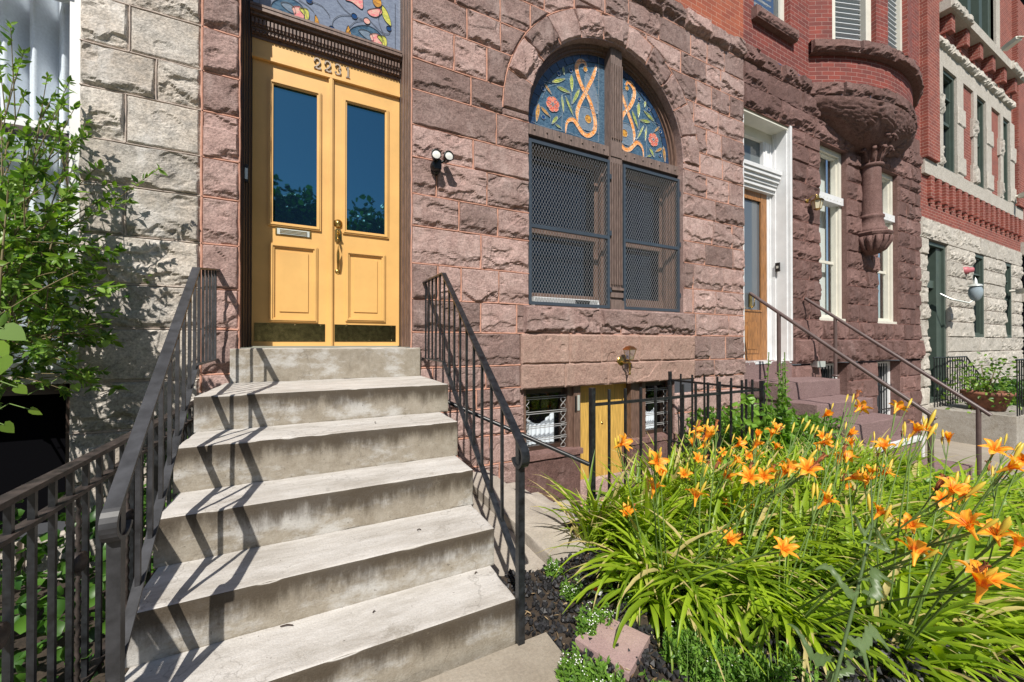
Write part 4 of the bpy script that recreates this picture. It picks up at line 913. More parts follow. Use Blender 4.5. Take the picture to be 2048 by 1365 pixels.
b=MB(); rough_box(b,1.565,7.5,-1.30,-1.20,-.75,-.12,.006); tag(b.build('retaining_kerb',[M_conc2]),'low concrete edging between lily bed and sunken entrance','kerb')
# ---------------------------------------------------------------- marble steps
SS=empty('marble_stairs',(.1,-1.1,0),'weathered pale marble stoop of six wide steps rising to the yellow door','stairs')
tops=[(1.228,-.05,-.60,.86),(.965,-.874,-.63,.872),(.762,-1.257,-.62,.815),(.545,-1.575,-.60,.80),(.348,-1.892,-.585,.79),(.168,-2.167,-.57,.77)]
def M_marble_step():
    m,t,bb=nm('weathered_marble_step'); bb.inputs['Roughness'].default_value=.75; bb.inputs['Specular IOR Level'].default_value=.3
    g=N(t,'ShaderNodeNewGeometry'); f1=noise(t,2.6,6,.7,stretch=(.8,.3,1.6)); f2=noise(t,5,8,.75,stretch=(.45,1.6,1.6)); f3=noise(t,120,3,.7); f4=noise(t,13,8,.8)
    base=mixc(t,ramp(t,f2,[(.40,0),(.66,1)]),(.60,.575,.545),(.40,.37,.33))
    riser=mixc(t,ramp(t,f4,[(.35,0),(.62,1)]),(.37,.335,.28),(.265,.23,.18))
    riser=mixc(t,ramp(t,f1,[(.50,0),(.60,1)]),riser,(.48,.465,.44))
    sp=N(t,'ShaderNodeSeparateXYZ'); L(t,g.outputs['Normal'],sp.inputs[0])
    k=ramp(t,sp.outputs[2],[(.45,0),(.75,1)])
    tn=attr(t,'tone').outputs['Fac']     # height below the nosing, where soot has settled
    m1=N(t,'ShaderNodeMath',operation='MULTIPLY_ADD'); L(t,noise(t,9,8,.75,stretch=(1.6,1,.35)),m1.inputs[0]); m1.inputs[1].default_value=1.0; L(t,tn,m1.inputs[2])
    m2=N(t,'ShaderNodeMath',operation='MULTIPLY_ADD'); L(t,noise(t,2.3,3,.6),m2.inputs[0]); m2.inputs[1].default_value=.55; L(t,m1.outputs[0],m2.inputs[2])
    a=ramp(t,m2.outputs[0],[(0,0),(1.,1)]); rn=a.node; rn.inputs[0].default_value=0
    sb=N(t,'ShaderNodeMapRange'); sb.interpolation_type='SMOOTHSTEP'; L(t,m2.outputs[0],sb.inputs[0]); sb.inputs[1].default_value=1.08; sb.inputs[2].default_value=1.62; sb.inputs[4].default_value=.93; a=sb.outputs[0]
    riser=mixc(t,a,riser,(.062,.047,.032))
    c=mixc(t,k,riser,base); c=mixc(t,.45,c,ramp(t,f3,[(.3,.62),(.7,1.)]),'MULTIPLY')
    c=mixc(t,ramp(t,noise(t,3.2,9,.85),[(.57,0),(.66,.55)]),c,(.19,.165,.13)); c=mixc(t,ramp(t,noise(t,60,2,.5),[(.70,0),(.74,.6)]),c,(.10,.085,.07))
    wv=N(t,'ShaderNodeTexVoronoi',feature='DISTANCE_TO_EDGE'); wv.inputs['Scale'].default_value=1.1; gg=N(t,'ShaderNodeNewGeometry'); wn=N(t,'ShaderNodeTexNoise'); wn.inputs['Scale'].default_value=5; wn.inputs['Detail'].default_value=6; vm=N(t,'ShaderNodeVectorMath',operation='MULTIPLY_ADD'); L(t,gg.outputs['Position'],wn.inputs['Vector']); L(t,wn.outputs['Color'],vm.inputs[0]); vm.inputs[1].default_value=(.5,.5,.5); L(t,gg.outputs['Position'],vm.inputs[2]); L(t,vm.outputs[0],wv.inputs['Vector'])
    c=mixc(t,ramp(t,wv.outputs['Distance'],[(0,.38),(.005,0)]),c,(.09,.075,.06))
    L(t,c,bb.inputs['Base Color']); ad=N(t,'ShaderNodeMath',operation='ADD'); L(t,f3,ad.inputs[0]); L(t,f4,ad.inputs[1]); bump(t,bb,ad.outputs[0],.4,.006); return m
M_step=M_marble_step()
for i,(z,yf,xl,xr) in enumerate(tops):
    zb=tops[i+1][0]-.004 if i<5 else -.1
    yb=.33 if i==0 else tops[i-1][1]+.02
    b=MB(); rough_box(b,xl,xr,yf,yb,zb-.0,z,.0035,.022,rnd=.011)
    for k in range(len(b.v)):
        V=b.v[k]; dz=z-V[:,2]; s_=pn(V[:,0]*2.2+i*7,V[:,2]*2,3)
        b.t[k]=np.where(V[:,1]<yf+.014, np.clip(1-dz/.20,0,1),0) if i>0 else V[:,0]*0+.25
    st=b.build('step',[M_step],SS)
    if i==0: st['label']='pale threshold block under the door'
b=MB(); b.box(-.5,.7,-1.2,0,-.15,.54); b.box(-.5,.7,-.8,0,.5,.75); b.build('stair_core',[M_step],SS)
# ---------------------------------------------------------------- stoop railings
def stoop_rail(name,label,xw,k,yb,zw,zb_top,zn,wallz,lowb,lown,mat,capm,nfl,capw,step_y=.145):
    X=lambda yy: xw+k*yy
    yn=-2.2; R=empty(name,(X(yn),yn,0),label,'railing')
    b=MB(); pts=[(X(-.0),-.0,zw),(X(yb),yb,zb_top)]
    n1=8; sl=(zn-zb_top)/(yn-yb)
    P=[np.array((X(yb*t),yb*t,zw+(zb_top-zw)*t)) for t in np.linspace(0,1,n1)]
    P+=[np.array((X(yb+(yn-.03-yb)*t),yb+(yn-.03-yb)*t,zb_top+sl*(yn-.03-yb)*t)) for t in np.linspace(.012,1,24)]
    c=P[-1]; d=np.array((0,-1,-sl)); d=d/np.linalg.norm(d); nn=np.array((0,-sl,1.)); nn/=np.linalg.norm(nn); 
    if nn[2]<0: nn=-nn
    r=.048; cc=c-nn*r
    for a in np.linspace(.2,3.7,14): P.append(cc+nn*r*math.cos(a)+d*r*math.sin(a))
    b.ribbon(P,(1,0,0),capw,.012,0,.5,False); b.build('handrail',[capm],R)
    ln=lambda yy:(lowb+(lown-lowb)*(yy-yb)/(yn-yb)) if yy<yb else lowb
    b=MB(); b.ribbon([(X(0),0,lowb),(X(yb*.5),yb*.5,lowb),(X(yb),yb,lowb)],(1,0,0),.028,.010); b.ribbon([(X(yb-.005),yb-.005,lowb),(X((yb+yn)/2),(yb+yn)/2,ln((yb+yn)/2)),(X(yn),yn,lown)],(1,0,0),.028,.010); b.build('bottom_rail',[mat],R)
    tn=lambda yy: (zb_top+sl*(yy-yb)) if yy<yb else zw+(zb_top-zw)*yy/yb
    b=MB(); b.box(X(yn)-.015,X(yn)+.015,yn-.015,yn+.015,0,tn(yn)-.004); b.build('newel_post',[mat],R)
    yy=-.11
    while yy>yn+.1:
        b=MB(); b.box(X(yy)-.0065,X(yy)+.0065,yy-.0065,yy+.0065,ln(yy)+.003,tn(yy)-.004); b.build('baluster',[mat],R); yy-=step_y
    b=MB(); b.box(X(0)-.02,X(0)+.02,-.012,.0,zw-.05,zw+.03); b.box(X(0)-.02,X(0)+.02,-.012,0,lowb-.04,lowb+.03); b.build('wall_bracket',[mat],R)
    return R
stoop_rail('stair_railing','black iron stair railing on the right side of the marble stoop',.90,.0586,-.81,1.845,1.80,.855,0,1.13,.30,M_iron,M_iron,6,.036)
stoop_rail('stair_railing','wide-topped grey iron stair railing on the left side of the marble stoop',-.686,-.0859,-.93,1.835,1.69,.84,0,1.15,.36,M_irong,M_irong,6,.037)
# pipe handrail down to basement
b=MB(); pz_=PY(1178,929,-1.24); b.tube([(.93,-.45,.80),tuple(pz_)],.017,10); tag(b.build('pipe_handrail',[M_iron]),'thin black pipe handrail slanting from the stoop to the iron fence post','handrail')
# ---------------------------------------------------------------- areaway fence
FN=empty('iron_fence',(3,-1.24,-.4),'low black iron picket fence round the basement entrance','fence')
fy=-1.24; zt=lambda x:.80-.02*(x-1.92)/2.2
b=MB(); b.box(1.92,4.14,fy-.006,fy+.006,.775,.80); b.build('top_rail',[M_iron],FN)
b=MB(); b.box(1.92,4.14,fy-.006,fy+.006,.055,.08); b.build('bottom_rail',[M_iron],FN)
b=MB(); b.box(4.134,4.146,fy,-.06,.775,.80); b.build('top_rail',[M_iron],FN)
b=MB(); b.box(4.134,4.146,fy,-.06,-.02,.005); b.build('bottom_rail',[M_iron],FN)
for (xx,yy,h) in ((1.92,fy,.92),(4.14,fy,.88),(4.14,-.06,.90)):
    b=MB(); b.box(xx-.019,xx+.019,yy-.019,yy+.019,-.5,h); b.build('post',[M_iron],FN)
for i in range(1,13):
    xx=1.92+i*.171
    b=MB(); b.box(xx-.0085,xx+.0085,fy-.0085,fy+.0085,.04,.90); b.build('picket',[M_iron],FN)
for i in range(1,7):
    yy=fy+i*.168; b=MB(); b.box(4.14-.0085,4.14+.0085,yy-.0085,yy+.0085,-.04,.88); b.build('picket',[M_iron],FN)
# ---------------------------------------------------------------- old fence at left
FL=empty('old_iron_fence',(-.75,-1.6,-.1),'rusty old iron fence with rosettes left of the stoop','fence')
b=MB(); b.ribbon([(-.75,-2.75,.845),(-.75,-1.8,.85),(-.75,-.1,.87)],(1,0,0),.042,.012); b.ribbon([(-.75,-2.75,.832),(-.75,-.1,.857)],(1,0,0),.026,.012); b.build('top_rail',[M_rust],FL)
b=MB(); b.ribbon([(-.75,-2.75,.74),(-.75,-1.8,.745),(-.75,-.1,.765)],(1,0,0),.036,.014); b.build('middle_rail',[M_rust],FL)
b=MB(); b.ribbon([(-.75,-2.75,.06),(-.75,-.1,.05)],(1,0,0),.04,.014); b.build('bottom_rail',[M_rust],FL)
yy=-2.68; i=0
while yy<-.15:
    b=MB(); b.box(-.758,-.742,yy-.007,yy+.007,.0,.84); b.build('picket',[M_iron],FL)
    if i%4==1:
        ym=yy+.05; b=MB(); n=40; t=np.linspace(0,1,n)
        zz=.06+t*.68; b.tube(np.stack([-.75+.003*np.sin(t*90),ym+.003*np.cos(t*90),zz],1),.007,6); tb=b.build('twisted_bar',[M_rust],FL)
        b=MB(); b.lathe([(0,-.024),(.012,-.022),(.02,-.014),(.034,-.012),(.036,.0),(.034,.012),(.02,.014),(.012,.022),(0,.024)],(0,0,0),14,'y')
        for k in range(len(b.v)): V=b.v[k]; b.v[k]=np.stack([V[:,1]*1.0-.75,V[:,0]+ym,V[:,2]+.50+.03*((i//2)%2)],1)
        b.build('rosette',[M_rust],tb)
    yy+=.098; i+=1
# ---------------------------------------------------------------- lamps
SPL=empty('security_light',(1.03,-.0,2.95),'black twin-head security floodlight on the brownstone beside the yellow door','wall light')
c=PY(873,333,-.08)
b=MB(); b.lathe([(0,0),(.045,0),(.045,-.03),(.03,-.04)],(c[0],-.0-.02,c[2]-.02),16,'y'); b.lathe([(0,-.13),(.04,-.125),(.052,-.09),(.05,-.05),(.035,-.03)],(c[0]-.005,0,c[2]+.0),16,'y'); b.box(c[0]-.035,c[0]+.035,-.13,-.04,c[2]-.04,c[2]+.05); b.build('sensor_body',[M_black],SPL)
for (u,v,dx) in ((872.5,310,-.35),(897,313,.35)):
    h=PY(u,v,-.17); ax=np.array((dx*.3-.1,-1,-.05)); ax/=np.linalg.norm(ax)
    from mathutils import Matrix
    b=MB(); b.lathe([(.02,.10),(.03,.10),(.042,.02),(.046,-.01),(.046,-.02),(.039,-.02),(.038,-.008)],(0,0,0),20,'y',0); b.lathe([(.038,-.012),(.02,-.016),(0,-.018)],(0,0,0),20,'y',1)
    q_=Vector(ax).to_track_quat('-Y','Z').to_matrix(); Mx=np.array(q_)
    for k in range(len(b.v)): b.v[k]=b.v[k]@Mx.T+h
    b.tube([h+np.array((0,.06,-.01)),np.array((c[0]+dx*.05,-.08,c[2]+.03))],.012,8,0); b.build('lamp_head',[M_black,M_pur],SPL)
p=PY(1236,722,0); LN=empty('wall_lantern',(p[0],0,p[2]),'small brass carriage lantern on the sandy lintel above the basement door','wall light')
b=MB(); b.lathe([(0,-.03),(.02,-.03),(.04,-.015),(.058,-.010),(.06,0)],(p[0],-.045,p[2]),20,'y'); b.build('backplate',[M_brass],LN)
hx,hy,hz=p[0]+.03,-.17,p[2]+.05
b=MB(); b.tube([(p[0],-.05,p[2]),(p[0],-.11,p[2]-.02),(hx,-.17,p[2]-.01),(hx,hy,hz-.03)],.010,8); b.lathe([(.022,-.02),(.012,-.04),(.012,-.10),(.008,-.13),(.016,-.14),(.012,-.16),(0,-.165)],(hx,hy,p[2]),12,'z'); b.build('arm',[M_brass],LN)
b=MB()
for k in range(4):
    a0,a1=D2R(45+90*k),D2R(135+90*k); v=[(hx+.038*math.cos(a0),hy+.038*math.sin(a0),hz-.03),(hx+.038*math.cos(a1),hy+.038*math.sin(a1),hz-.03),(hx+.072*math.cos(a1),hy+.072*math.sin(a1),hz+.09),(hx+.072*math.cos(a0),hy+.072*math.sin(a0),hz+.09)]
    b.add(v,[(0,1,2,3)],1); b.tube([v[0],v[3]],.004,6); b.tube([v[2],v[3]],.004,6); b.tube([v[0],v[1]],.004,6)
b.build('glass_shade',[M_brass,M_lampg],LN)
b=MB(); b.lathe([(.085,.088),(.082,.098),(.045,.128),(.02,.132),(0,.14)],(hx,hy,hz),4,'z',smooth=False,a0=D2R(45),a1=D2R(405)); b.build('roof_cap',[M_copper],LN)
p=PY(1613,408,0); LR_=empty('wall_lantern',(p[0],0,p[2]),'brass lantern with white glass on dark brownstone beside white doorway','wall light')
def lsc(b):   # lantern is drawn big and scaled about its wall point
    for k in range(len(b.v)): b.v[k]=(b.v[k]-np.array((p[0],0,p[2])))*.62+np.array((p[0],0,p[2]))
b=MB(); b.lathe([(0,-.03),(.05,-.02),(.07,0)],(p[0]-.05,-.04,p[2]+.05),16,'y'); b.tube([(p[0]-.05,-.05,p[2]+.05),(p[0]-.05,-.16,p[2]+.16),(p[0]+.02,-.24,p[2]+.17),(p[0]+.02,-.25,p[2]+.08)],.012,8); lsc(b); b.build('bracket',[M_brass],LR_)
b=MB(); b.lathe([(.16,.0),(.11,.05),(.06,.07),(.05,.14),(0,.16)],(p[0]+.02,-.25,p[2]),8,'z',smooth=False); lsc(b); b.build('roof_cap',[M_brass],LR_)
b=MB(); b.lathe([(.13,.0),(.09,-.22)],(p[0]+.02,-.25,p[2]),6,'z',smooth=False); lsc(b); b.build('glass_shade',[plain('milky_glass',(.6,.55,.4),.2)],LR_)
b=MB(); b.lathe([(.10,-.22),(.05,-.25),(0,-.26)],(p[0]+.02,-.25,p[2]),6,'z'); 
for k in range(6):
    a=D2R(60*k); b.tube([(p[0]+.02+.132*math.cos(a),-.25+.132*math.sin(a),p[2]),(p[0]+.02+.092*math.cos(a),-.25+.092*math.sin(a),p[2]-.22)],.008,6)
lsc(b); b.build('cage',[M_brass],LR_)
# globe lamp, red siren and cameras of the far house
p=PY(1951,585,-.5); GL=empty('globe_wall_lamp',(p[0]-.3,0,p[2]),'clear ribbed globe lamp on curved bracket on the white stone pier','wall light')
b=MB(); b.tube([(p[0]-.35,-.02,p[2]),(p[0]-.35,-.2,p[2]-.15),(p[0]-.1,-.42,p[2]-.25),(p[0],-.5,p[2]-.15)],.02,8); b.lathe([(.125,.14),(.10,.18),(.04,.20),(.03,.28),(0,.36)],tuple(p),16,'z'); b.build('bracket',[M_silver],GL)
b=MB(); b.lathe([(.09,.14),(.12,.05),(.12,-.05),(.085,-.15),(.04,-.20)],tuple(p),16,'z'); b.build('glass_globe',[glassm('pale_blue_glass',(.26,.32,.36),.08,1.5)],GL)
p=PY(1937,541,-.1); b=MB(); b.lathe([(0,-.20),(.06,-.19),(.07,-.10),(.095,-.10),(.095,0)],(p[0],0,p[2]),14,'y'); tag(b.build('alarm_siren',[plain('faded_red_plastic',(.42,.12,.14),.5)]),'faded red round alarm siren on the white stone','alarm')
def cctv(u,v,label,L_=.3):
    p=PY(u,v,-.15); g=empty('security_camera',(p[0],0,p[2]),label,'camera')
    b=MB(); b.tube([(p[0],-.0,p[2]),(p[0],-.15,p[2])],.04,8); b.build('mount',[M_cream],g)
    b=MB(); b.bar((p[0]-.1,-.18,p[2]-.04),(p[0]-.3,-.18-L_,p[2]-.0),.14,.13); b.bar((p[0]-.31,-.19-L_,p[2]),(p[0]-.33,-.23-L_,p[2]+.002),.16,.02); b.build('camera_body',[M_cream],g)
cctv(2007,100,'cream security camera high on the brick by the upper windows'); cctv(2040,392,'cream security camera below the belt course'); cctv(2035,582,'cream security camera near the ground floor window')
# ---------------------------------------------------------------- neighbour steps + rails
NS=empty('painted_stairs',(6.7,-1.2,-.5),'purplish brown painted stone steps with two pipe rails up to the white doorway','stairs')
nst=[(.985,.0,.5,5.80,7.05),(.70,-.50,.02,5.93,7.5),(.445,-.91,-.45,5.93,7.5),(.223,-1.25,-.86,5.93,7.5),(-.02,-1.45,-1.2,5.93,7.5),(-.30,-1.89,-1.4,5.93,7.55),(-.555,-2.19,-1.8,5.9,7.6)]
for i,(z,yf,yb,xl,xr) in enumerate(nst):
    zb=nst[i+1][0]-.003 if i<len(nst)-1 else -.9
    b=MB(); rough_box(b,xl,xr,yf,yb+.03,min(zb,z-.1),z,.005,.03,rnd=.012)
    if i==4: b.box(5.95,7.48,-1.47,-1.40,-.06,-.014,1); b.box(7.44,7.51,-1.462,-1.44,-.3,-.03,1)
    b.build('step',[M_purple,M_wht],NS)
b=MB(); b.box(5.95,7.45,-1.75,.0,-.95,-.31); b.box(5.95,7.45,-1.2,0,-.4,.2); b.box(5.95,7.45,-.45,0,.1,.44); b.box(5.8,7.1,-.0,.5,.5,.94); b.build('stair_core',[M_purple],NS)
for k,(x_,uv0,uv1,ps,lab) in enumerate(((6.0,(1500,587),(1873,838.5),[(1558,748),(1862,1010)],'brown pipe handrail on the near side of the painted steps'),(7.4,(1610,597),(1982,831.4),[(1671,752),(1958,970)],'brown pipe handrail on the far side of the painted steps'))):
    g=empty('pipe_railing',(x_,-1.2,0),lab,'railing')
    A=PX(*uv0,x_); B=PX(*uv1,x_); A[1]=min(A[1],.1 if k==0 else -.03)
    b=MB(); b.tube([A,(A+B)/2,B],.024,10); b.build('handrail',[M_rail],g)
    for (u,v) in ps:
        q_=PX(u,v,x_); t=(q_[1]-A[1])/(B[1]-A[1]); zt_=A[2]+(B[2]-A[2])*t; zb_=q_[2] if v<1000 else -.56
        b=MB(); b.tube([(x_,q_[1],zb_-.02),(x_,q_[1],zt_)],.024 if k else .026,10); b.lathe([(.05,zb_),(.05,zb_+.01),(.026,zb_+.02)],(x_,q_[1],0),12,'z'); b.build('post',[M_rail],g)
p=PY(1625,728,0); b=MB(); b.box(p[0]-.12,p[0]+.12,-.14,-.02,p[2]-.05,p[2]+.05); tag(b.build('junction_box',[M_silver]),'small pale metal box on the brownstone above the painted steps','box')
# far house stoop, railing, pot
SF=empty('white_stairs',(15,-1.2,-.9),'whitish stone stoop with thin black railing at the red brick house','stairs')
for (x0,x1,y0,y1,z0,z1) in ((12.6,14.9,-1.3,0,-1.1,-.22),(14.9,15.6,-1.3,0,-1.1,-.48),(15.6,16.3,-1.3,0,-1.1,-.74)):
    b=MB(); rough_box(b,x0,x1,y0,y1,z0,z1,.008,.1); b.build('step',[M_marble],SF)
RF=empty('stoop_railing',(14,-1.25,-.2),'thin black iron railing round the white stoop','railing')
for yy in (-1.28,-.1):
    b=MB(); b.tube([(12.7,yy,.93),(14.8,yy,.93),(16.9,yy,-.15)],.018,6); b.build('handrail',[M_iron],RF)
    for i in range(26):
        xx=12.75+i*.16; zt_=.93 if xx<14.8 else .93-(xx-14.8)*.514; b=MB(); b.tube([(xx,yy,max(-.75,zt_-1.15)),(xx,yy,zt_)],.011,5); b.build('baluster',[M_iron],RF)
PT=empty('potted_plant',(13.35,-.75,-.2),'leafy shrub in a terracotta tub on the white stoop','potted plant')
b=MB(); b.lathe([(0,-.21),(.26,-.21),(.36,.12),(.40,.12),(.40,.20),(.35,.20),(.33,.10),(0,.10)],(13.35,-.75,0),18,'z'); b.build('pot',[M_terra],PT)
# ---------------------------------------------------------------- leaves helper
def leaves(b,C,Dv,Nv,L_,W_,mat=0,tone=None,fold=.25,shape=0):
    """C base points (n,3), Dv direction, Nv normal; 6-vert folded leaves"""
    C=np.asarray(C);n=len(C); Dv=Dv/np.linalg.norm(Dv,axis=1)[:,None]; S=np.cross(Dv,Nv); S/=np.linalg.norm(S,axis=1)[:,None]+1e-9; Nn=np.cross(S,Dv)
    L_=np.broadcast_to(L_,(n,))[:,None]; W_=np.broadcast_to(W_,(n,))[:,None]
    p0=C; p1=C+Dv*L_*.35+S*W_*.5-Nn*W_*fold*0; p2=C+Dv*L_*.70+S*W_*.36-Nn*L_*.06; p3=C+Dv*L_-Nn*L_*.16; p4=C+Dv*L_*.70-S*W_*.36-Nn*L_*.06; p5=C+Dv*L_*.35-S*W_*.5
    m1=C+Dv*L_*.35-Nn*W_*fold; m2=C+Dv*L_*.70-Nn*W_*fold*.6-Nn*L_*.06
    V=np.stack([p0,p1,p2,p3,p4,p5,m1,m2],1).reshape(-1,3); k=np.arange(n)[:,None]*8
    tn=np.repeat(RNG.random(n) if tone is None else tone,8)
    q4=np.concatenate([k+np.array([[0,1,6,6]])[:, :3]],1)
    tri=np.concatenate([k+np.array([0,1,6]),k+np.array([0,6,5]),k+np.array([2,3,7]),k+np.array([7,3,4])]); quad=np.concatenate([k+np.array([1,2,7,6]),k+np.array([6,7,4,5])])
    b.add(V,tri.astype(int),mat,tn,True); 
    off=b.c-len(V); b.l.append((quad+off).ravel()); b.n.append(np.full(len(quad),4)); b.m.append(np.full(len(quad),mat)); b.sm.append(np.full(len(quad),True)); b.v.append(np.zeros((0,3))); b.t.append(np.zeros(0))
def rdir(n,up=0.,b=(0,0,0)):
    v=RNG.normal(size=(n,3))+np.array(b)+np.array((0,0,up)); return v/np.linalg.norm(v,axis=1)[:,None]
b=MB()
n=500; C=np.array((13.3,-.75,.35))+RNG.normal(size=(n,3))*np.array((.30,.30,.28)); C[:,0]+=.4*np.maximum(0,C[:,2]-.5); leaves(b,C,rdir(n,.3),rdir(n,1),.09,.05); b.build('foliage',[M_shrub],PT)
b=MB(); 
for i in range(10): e=np.array((13.35+random.uniform(-.3,.7),-.75+random.uniform(-.3,.3),random.uniform(.4,.8))); b.tube([(13.35,-.75,.08),(np.array((13.35,-.75,.1))+e)/2,e],.01,5)
b.build('stem',[M_twig],PT)
b=MB(); n=5200; C=np.stack([RNG.uniform(14.6,19.8,n),RNG.uniform(-2.2,-.1,n),RNG.uniform(-1.0,.1,n)],1); C[:,2]+=.35*pn(C[:,0]*1.2,C[:,1]*1.2,3); leaves(b,C,rdir(n,.3),rdir(n,1),.13,.08); o=b.build('ground_ivy',[M_ivy]); tag(o,'green bushy ground cover in the yard beyond the white stoop','plants',kind='stuff')
# ---------------------------------------------------------------- shrub at left
SH=empty('leafy_shrub',(-1.5,-1.0,-.25),'green shrub with arching leafy branches in front of the grey stone house','shrub')
tips=[(290,560,2.75),(262,400,2.5),(232,385,2.5),(150,215,2.45),(140,160,2.5),(95,150,2.3),(50,185,2.2),(28,150,2.2),(175,240,2.6),(120,255,2.3),(215,470,2.6),(240,500,2.6),(200,330,2.5),(60,290,2.2),(20,250,2.1),(180,430,2.5),(150,380,2.3),(85,330,2.2),(205,640,2.6),(165,560,2.4),(110,500,2.2),(60,430,2.0),(228,685,2.5),(20,360,1.9),(140,620,2.2),(60,560,2.0),(255,590,2.7),(30,480,1.9),(100,700,2.1),(190,540,2.4)]
base=PD(-60,720,2.2)
tw=MB(); lf=MB(); allC=[];allD=[];allL=[]
root=np.array((-1.5,-1.0,-.25))
def branch(p0,p1,sag,r0,nl,ll):
    t=np.linspace(0,1,12)[:,None]; mid=(p0+p1)/2+np.array((0,0,sag)); P=(1-t)**2*p0+2*t*(1-t)*mid+t*t*p1
    tw.tube(P,np.linspace(r0,.0015,12),5); T=np.gradient(P,axis=0); T/=np.linalg.norm(T,axis=1)[:,None]
    for k in range(nl):
        s=random.uniform(.25,1)**.7; i=s*11; i0=min(int(i),10); c=P[i0]+(P[i0+1]-P[i0])*(i-i0); d=T[i0]*.9+RNG.normal(size=3)*.75+np.array((0,0,.05)); allC.append(c); allD.append(d); allL.append(ll*random.uniform(.5,1.15))
    for k in range(7): allC.append(P[-1]-T[-1]*.03*random.random()); allD.append(T[-1]+RNG.normal(size=3)*.7); allL.append(ll*random.uniform(.35,.7))
    return P
for (u,v,dp) in tips:
    tip=PD(u,v,dp); hub=PD(-30+random.uniform(-60,60),640+random.uniform(-90,60),dp*.92+random.uniform(-.1,.1))
    P=branch(hub,tip,.10,.006,26,.062)
    for j in range(4):
        c=P[random.randint(3,9)]; e=c+(tip-hub)*random.uniform(.12,.3)+RNG.normal(size=3)*.10; branch(c,e,.02,.003,11,.055)
    tw.tube([root,(root+hub)/2+np.array((0,0,.1)),hub],[.012,.010,.006],5)
for j in range(220):  # dense body
    u,v=random.uniform(-130,175)*random.uniform(.5,1),random.uniform(390,740)
    if u>60 and v<480: continue
    dp=random.uniform(1.9,2.6); c=PD(u,v,dp); e=c+RNG.normal(size=3)*.16; branch(c,e,.03,.003,20,.062)
for j in range(34):  # lower drooping part over the wall
    u,v=random.uniform(-100,150),random.uniform(640,800); c=PD(u,v,random.uniform(2.1,2.5)); e=c+np.array((random.uniform(.0,.3),0,random.uniform(-.1,.1))); branch(c,e,.02,.003,9,.06)
allC=np.array(allC); allD=np.array(allD); leaves(lf,allC,allD,rdir(len(allC),1.2,(0,-.5,0)),np.array(allL),np.array(allL)*.46)
tw.build('branch',[M_twig],SH); lf.build('foliage',[M_shrub],SH)
VN=empty('heart_leaf_vine',(-.95,-2.0,.5),'vine with large heart-shaped bright leaves at the left edge','vine')
b=MB(); tv=MB()
for (u,v,dp,s) in ((8,658,1.4,.065),(2,715,1.4,.06),(-15,690,1.4,.06),(35,775,1.7,.04),(62,820,1.9,.045),(8,850,1.6,.045),(150,770,2.1,.04),(212,682,2.3,.04)):
    c=PD(u,v,dp); d=np.array((.3,.1,-.8))+RNG.normal(size=3)*.3; d/=np.linalg.norm(d); nn_=np.array((.2,-.8,.6))+RNG.normal(size=3)*.25; S=np.cross(d,nn_); S/=np.linalg.norm(S)
    out_=[(0,0),(-.18,.25),(-.02,.5),(.35,.52),(.72,.3),(1.08,0)]; V=[c+d*s*a+S*s*w_ for a,w_ in out_]+[c+d*s*a-S*s*w_ for a,w_ in out_[-2:0:-1]]
    V=[c+d*s*.35-nn_*0]+V; n=len(V)-1; b.add(V,[(0,i,i%n+1) for i in range(1,n+1)],0,random.uniform(.5,1),True)
    tv=MB(); tv.tube([c,c-d*s*.6+np.array((-.05,0,.02)),c+np.array((-.2,.05,-.05))],.0025,5); tv.build('stem',[M_stem],VN)
b.build('foliage',[M_shrub],VN)
b=MB(); n=1300; C=np.stack([RNG.uniform(-2.2,-.78,n),RNG.uniform(-2.1,-.1,n),RNG.uniform(-.2,.28,n)],1); C=C[RNG.random(len(C))<.9]; leaves(b,C,rdir(len(C),.4),rdir(len(C),1.2),.07,.055)
n=260; C=np.stack([RNG.uniform(-1.1,-.64,n),RNG.uniform(-.35,-.04,n),RNG.uniform(.1,.75,n)],1); leaves(b,C,rdir(n,0,(0,-1,0)),rdir(n,1),.06,.05)
tag(b.build('ground_vines',[M_ivy]),'dark green vines covering the yard behind the old iron fence','vines',kind='stuff')
